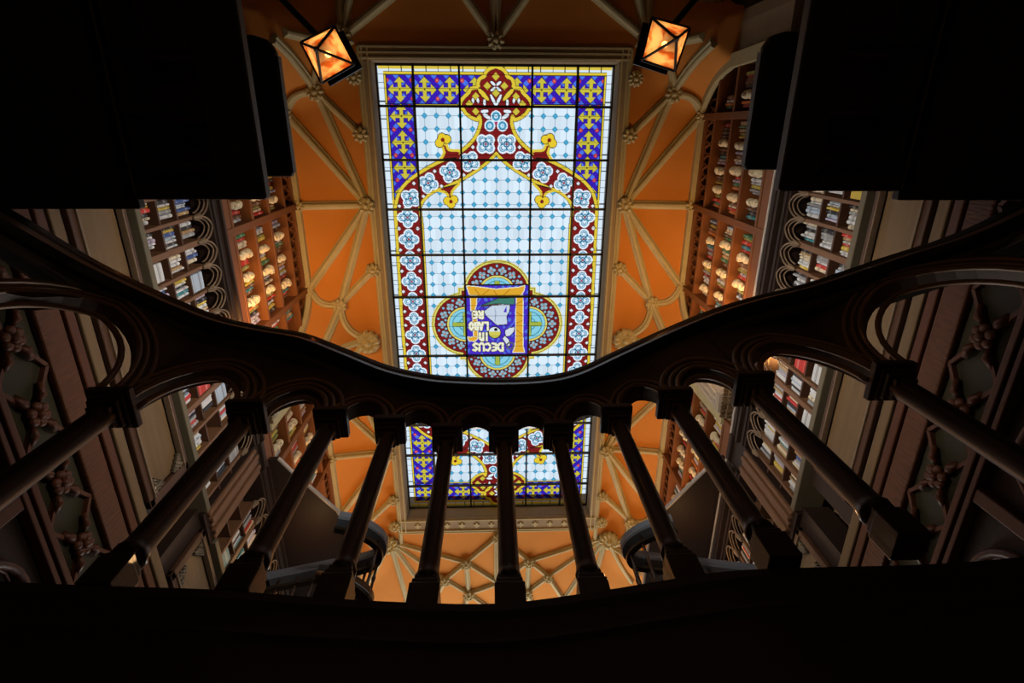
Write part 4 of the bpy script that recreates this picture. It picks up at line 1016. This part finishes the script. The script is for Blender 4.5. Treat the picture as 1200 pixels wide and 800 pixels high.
# ------------------------------------------------------------------ lanterns
def amber_mat():
    m = D.materials.new('amber_glass'); m.use_nodes = True; nt = m.node_tree
    for n in list(nt.nodes): nt.nodes.remove(n)
    out = nt.nodes.new('ShaderNodeOutputMaterial'); tl = nt.nodes.new('ShaderNodeBsdfTranslucent'); df = nt.nodes.new('ShaderNodeBsdfTransparent'); mx = nt.nodes.new('ShaderNodeMixShader')
    tc = nt.nodes.new('ShaderNodeTexCoord'); wv = nt.nodes.new('ShaderNodeTexNoise'); wv.inputs['Scale'].default_value = 9; rp = nt.nodes.new('ShaderNodeValToRGB')
    rp.color_ramp.elements[0].position = .38; rp.color_ramp.elements[0].color = (.70, .30, .12, 1); rp.color_ramp.elements[1].position = .50; rp.color_ramp.elements[1].color = (.98, .74, .50, 1)
    nt.links.new(tc.outputs['Object'], wv.inputs['Vector']); nt.links.new(wv.outputs[0], rp.inputs[0]); nt.links.new(rp.outputs[0], tl.inputs[0]); nt.links.new(rp.outputs[0], df.inputs[0])
    mx.inputs[0].default_value = .35; nt.links.new(tl.outputs[0], mx.inputs[1]); nt.links.new(df.outputs[0], mx.inputs[2]); nt.links.new(mx.outputs[0], out.inputs[0]); return m
M['amber'] = amber_mat()
mb_ = D.materials.new('lamp_bulb'); mb_.use_nodes = True; em = mb_.node_tree.nodes['Principled BSDF']; em.inputs['Emission Color'].default_value = (1, .62, .25, 1); em.inputs['Emission Strength'].default_value = 60
def lantern(cor, arm_px, s):
    hT = 4.5; c4 = [at_h(u, v, hT) for u, v in cor]; cx_, cy_ = sum(p[0] for p in c4) / 4, sum(p[1] for p in c4) / 4
    T = thing('lantern', (cx_, cy_, 4.22), 'lit amber glass lantern with black iron frame at the %s corner of the skylight' % ('left' if s < 0 else 'right'), 'lantern', 'lanterns by the skylight')
    ap = (cx_, cy_, 4.22); top = (cx_, cy_, 4.85)
    F = MB()
    for i in range(4):
        a = (*c4[i], hT); c = (*c4[(i + 1) % 4], hT); F.tube([a, c], .012, 6); F.tube([ap, a], .010, 6)
        up_ = (cx_ + (a[0] - cx_) * .55, cy_ + (a[1] - cy_) * .55, 4.72); F.tube([a, up_], .010, 6)
    F.lathe(ap, [(.004, -.035), (.016, -.015), (.020, .0), (.012, .02)], 8)
    F.build('lantern_frame', M['iron'], T)
    for i in range(4):
        a = (*c4[i], hT); c = (*c4[(i + 1) % 4], hT)
        n_ = (Vector(a) - Vector(ap)).cross(Vector(c) - Vector(ap)).normalized() * .004
        MB().prism([ap, a, c], n_).build('glass_pane', M['amber'], T)
    k = .55; R = [(cx_ + (p[0] - cx_) * k, cy_ + (p[1] - cy_) * k, 4.72) for p in c4]; big = [(cx_ + (p[0] - cx_) * 1.12, cy_ + (p[1] - cy_) * 1.12) for p in c4]
    rf = MB(); vs = [(*p, hT + .02) for p in c4] + R; rf.add(vs, [(i, (i + 1) % 4, 4 + (i + 1) % 4, 4 + i) for i in range(4)])
    rf.prism([(cx_ + (p[0] - cx_) * 1.05, cy_ + (p[1] - cy_) * 1.05, 4.72) for p in c4], (0, 0, .03)); rf.lathe((cx_, cy_, 4.75), [(.05, 0), (.03, .06), (.015, .1), (.02, .14)], 8)
    rf.build('lantern_roof', M['iron'], T)
    MB().ball((cx_, cy_, 4.50), .022, .022, .034).build('bulb', mb_, T, smooth=True)
    e = at_h(*arm_px, 4.88); d = Vector((e[0] - cx_, e[1] - cy_, 0)).normalized()
    wx = X0 + s * (HW - .06); far = (wx, cy_ + d.y * (wx - cx_) / d.x, 5.25)
    MB().tube([(cx_, cy_, 4.86), (cx_ + d.x * .3, cy_ + d.y * .3, 4.90), far], .026, 8).ball(far, .07, .07, .07).build('bracket_arm', M['iron'], T, smooth=True)
    pl_ = point_light('lantern_lamp', (cx_, cy_, 4.44), 0.32, (1, .74, .46), .025); pl_.parent = T; pl_.location = (0, 0, 4.44 - 4.22)
lantern([(353, 50), (392, 31), (415, 75), (377, 97)], (330, 0), -1)
lantern([(764, 21), (808, 33), (791, 83), (752, 70)], (815, 0), 1)
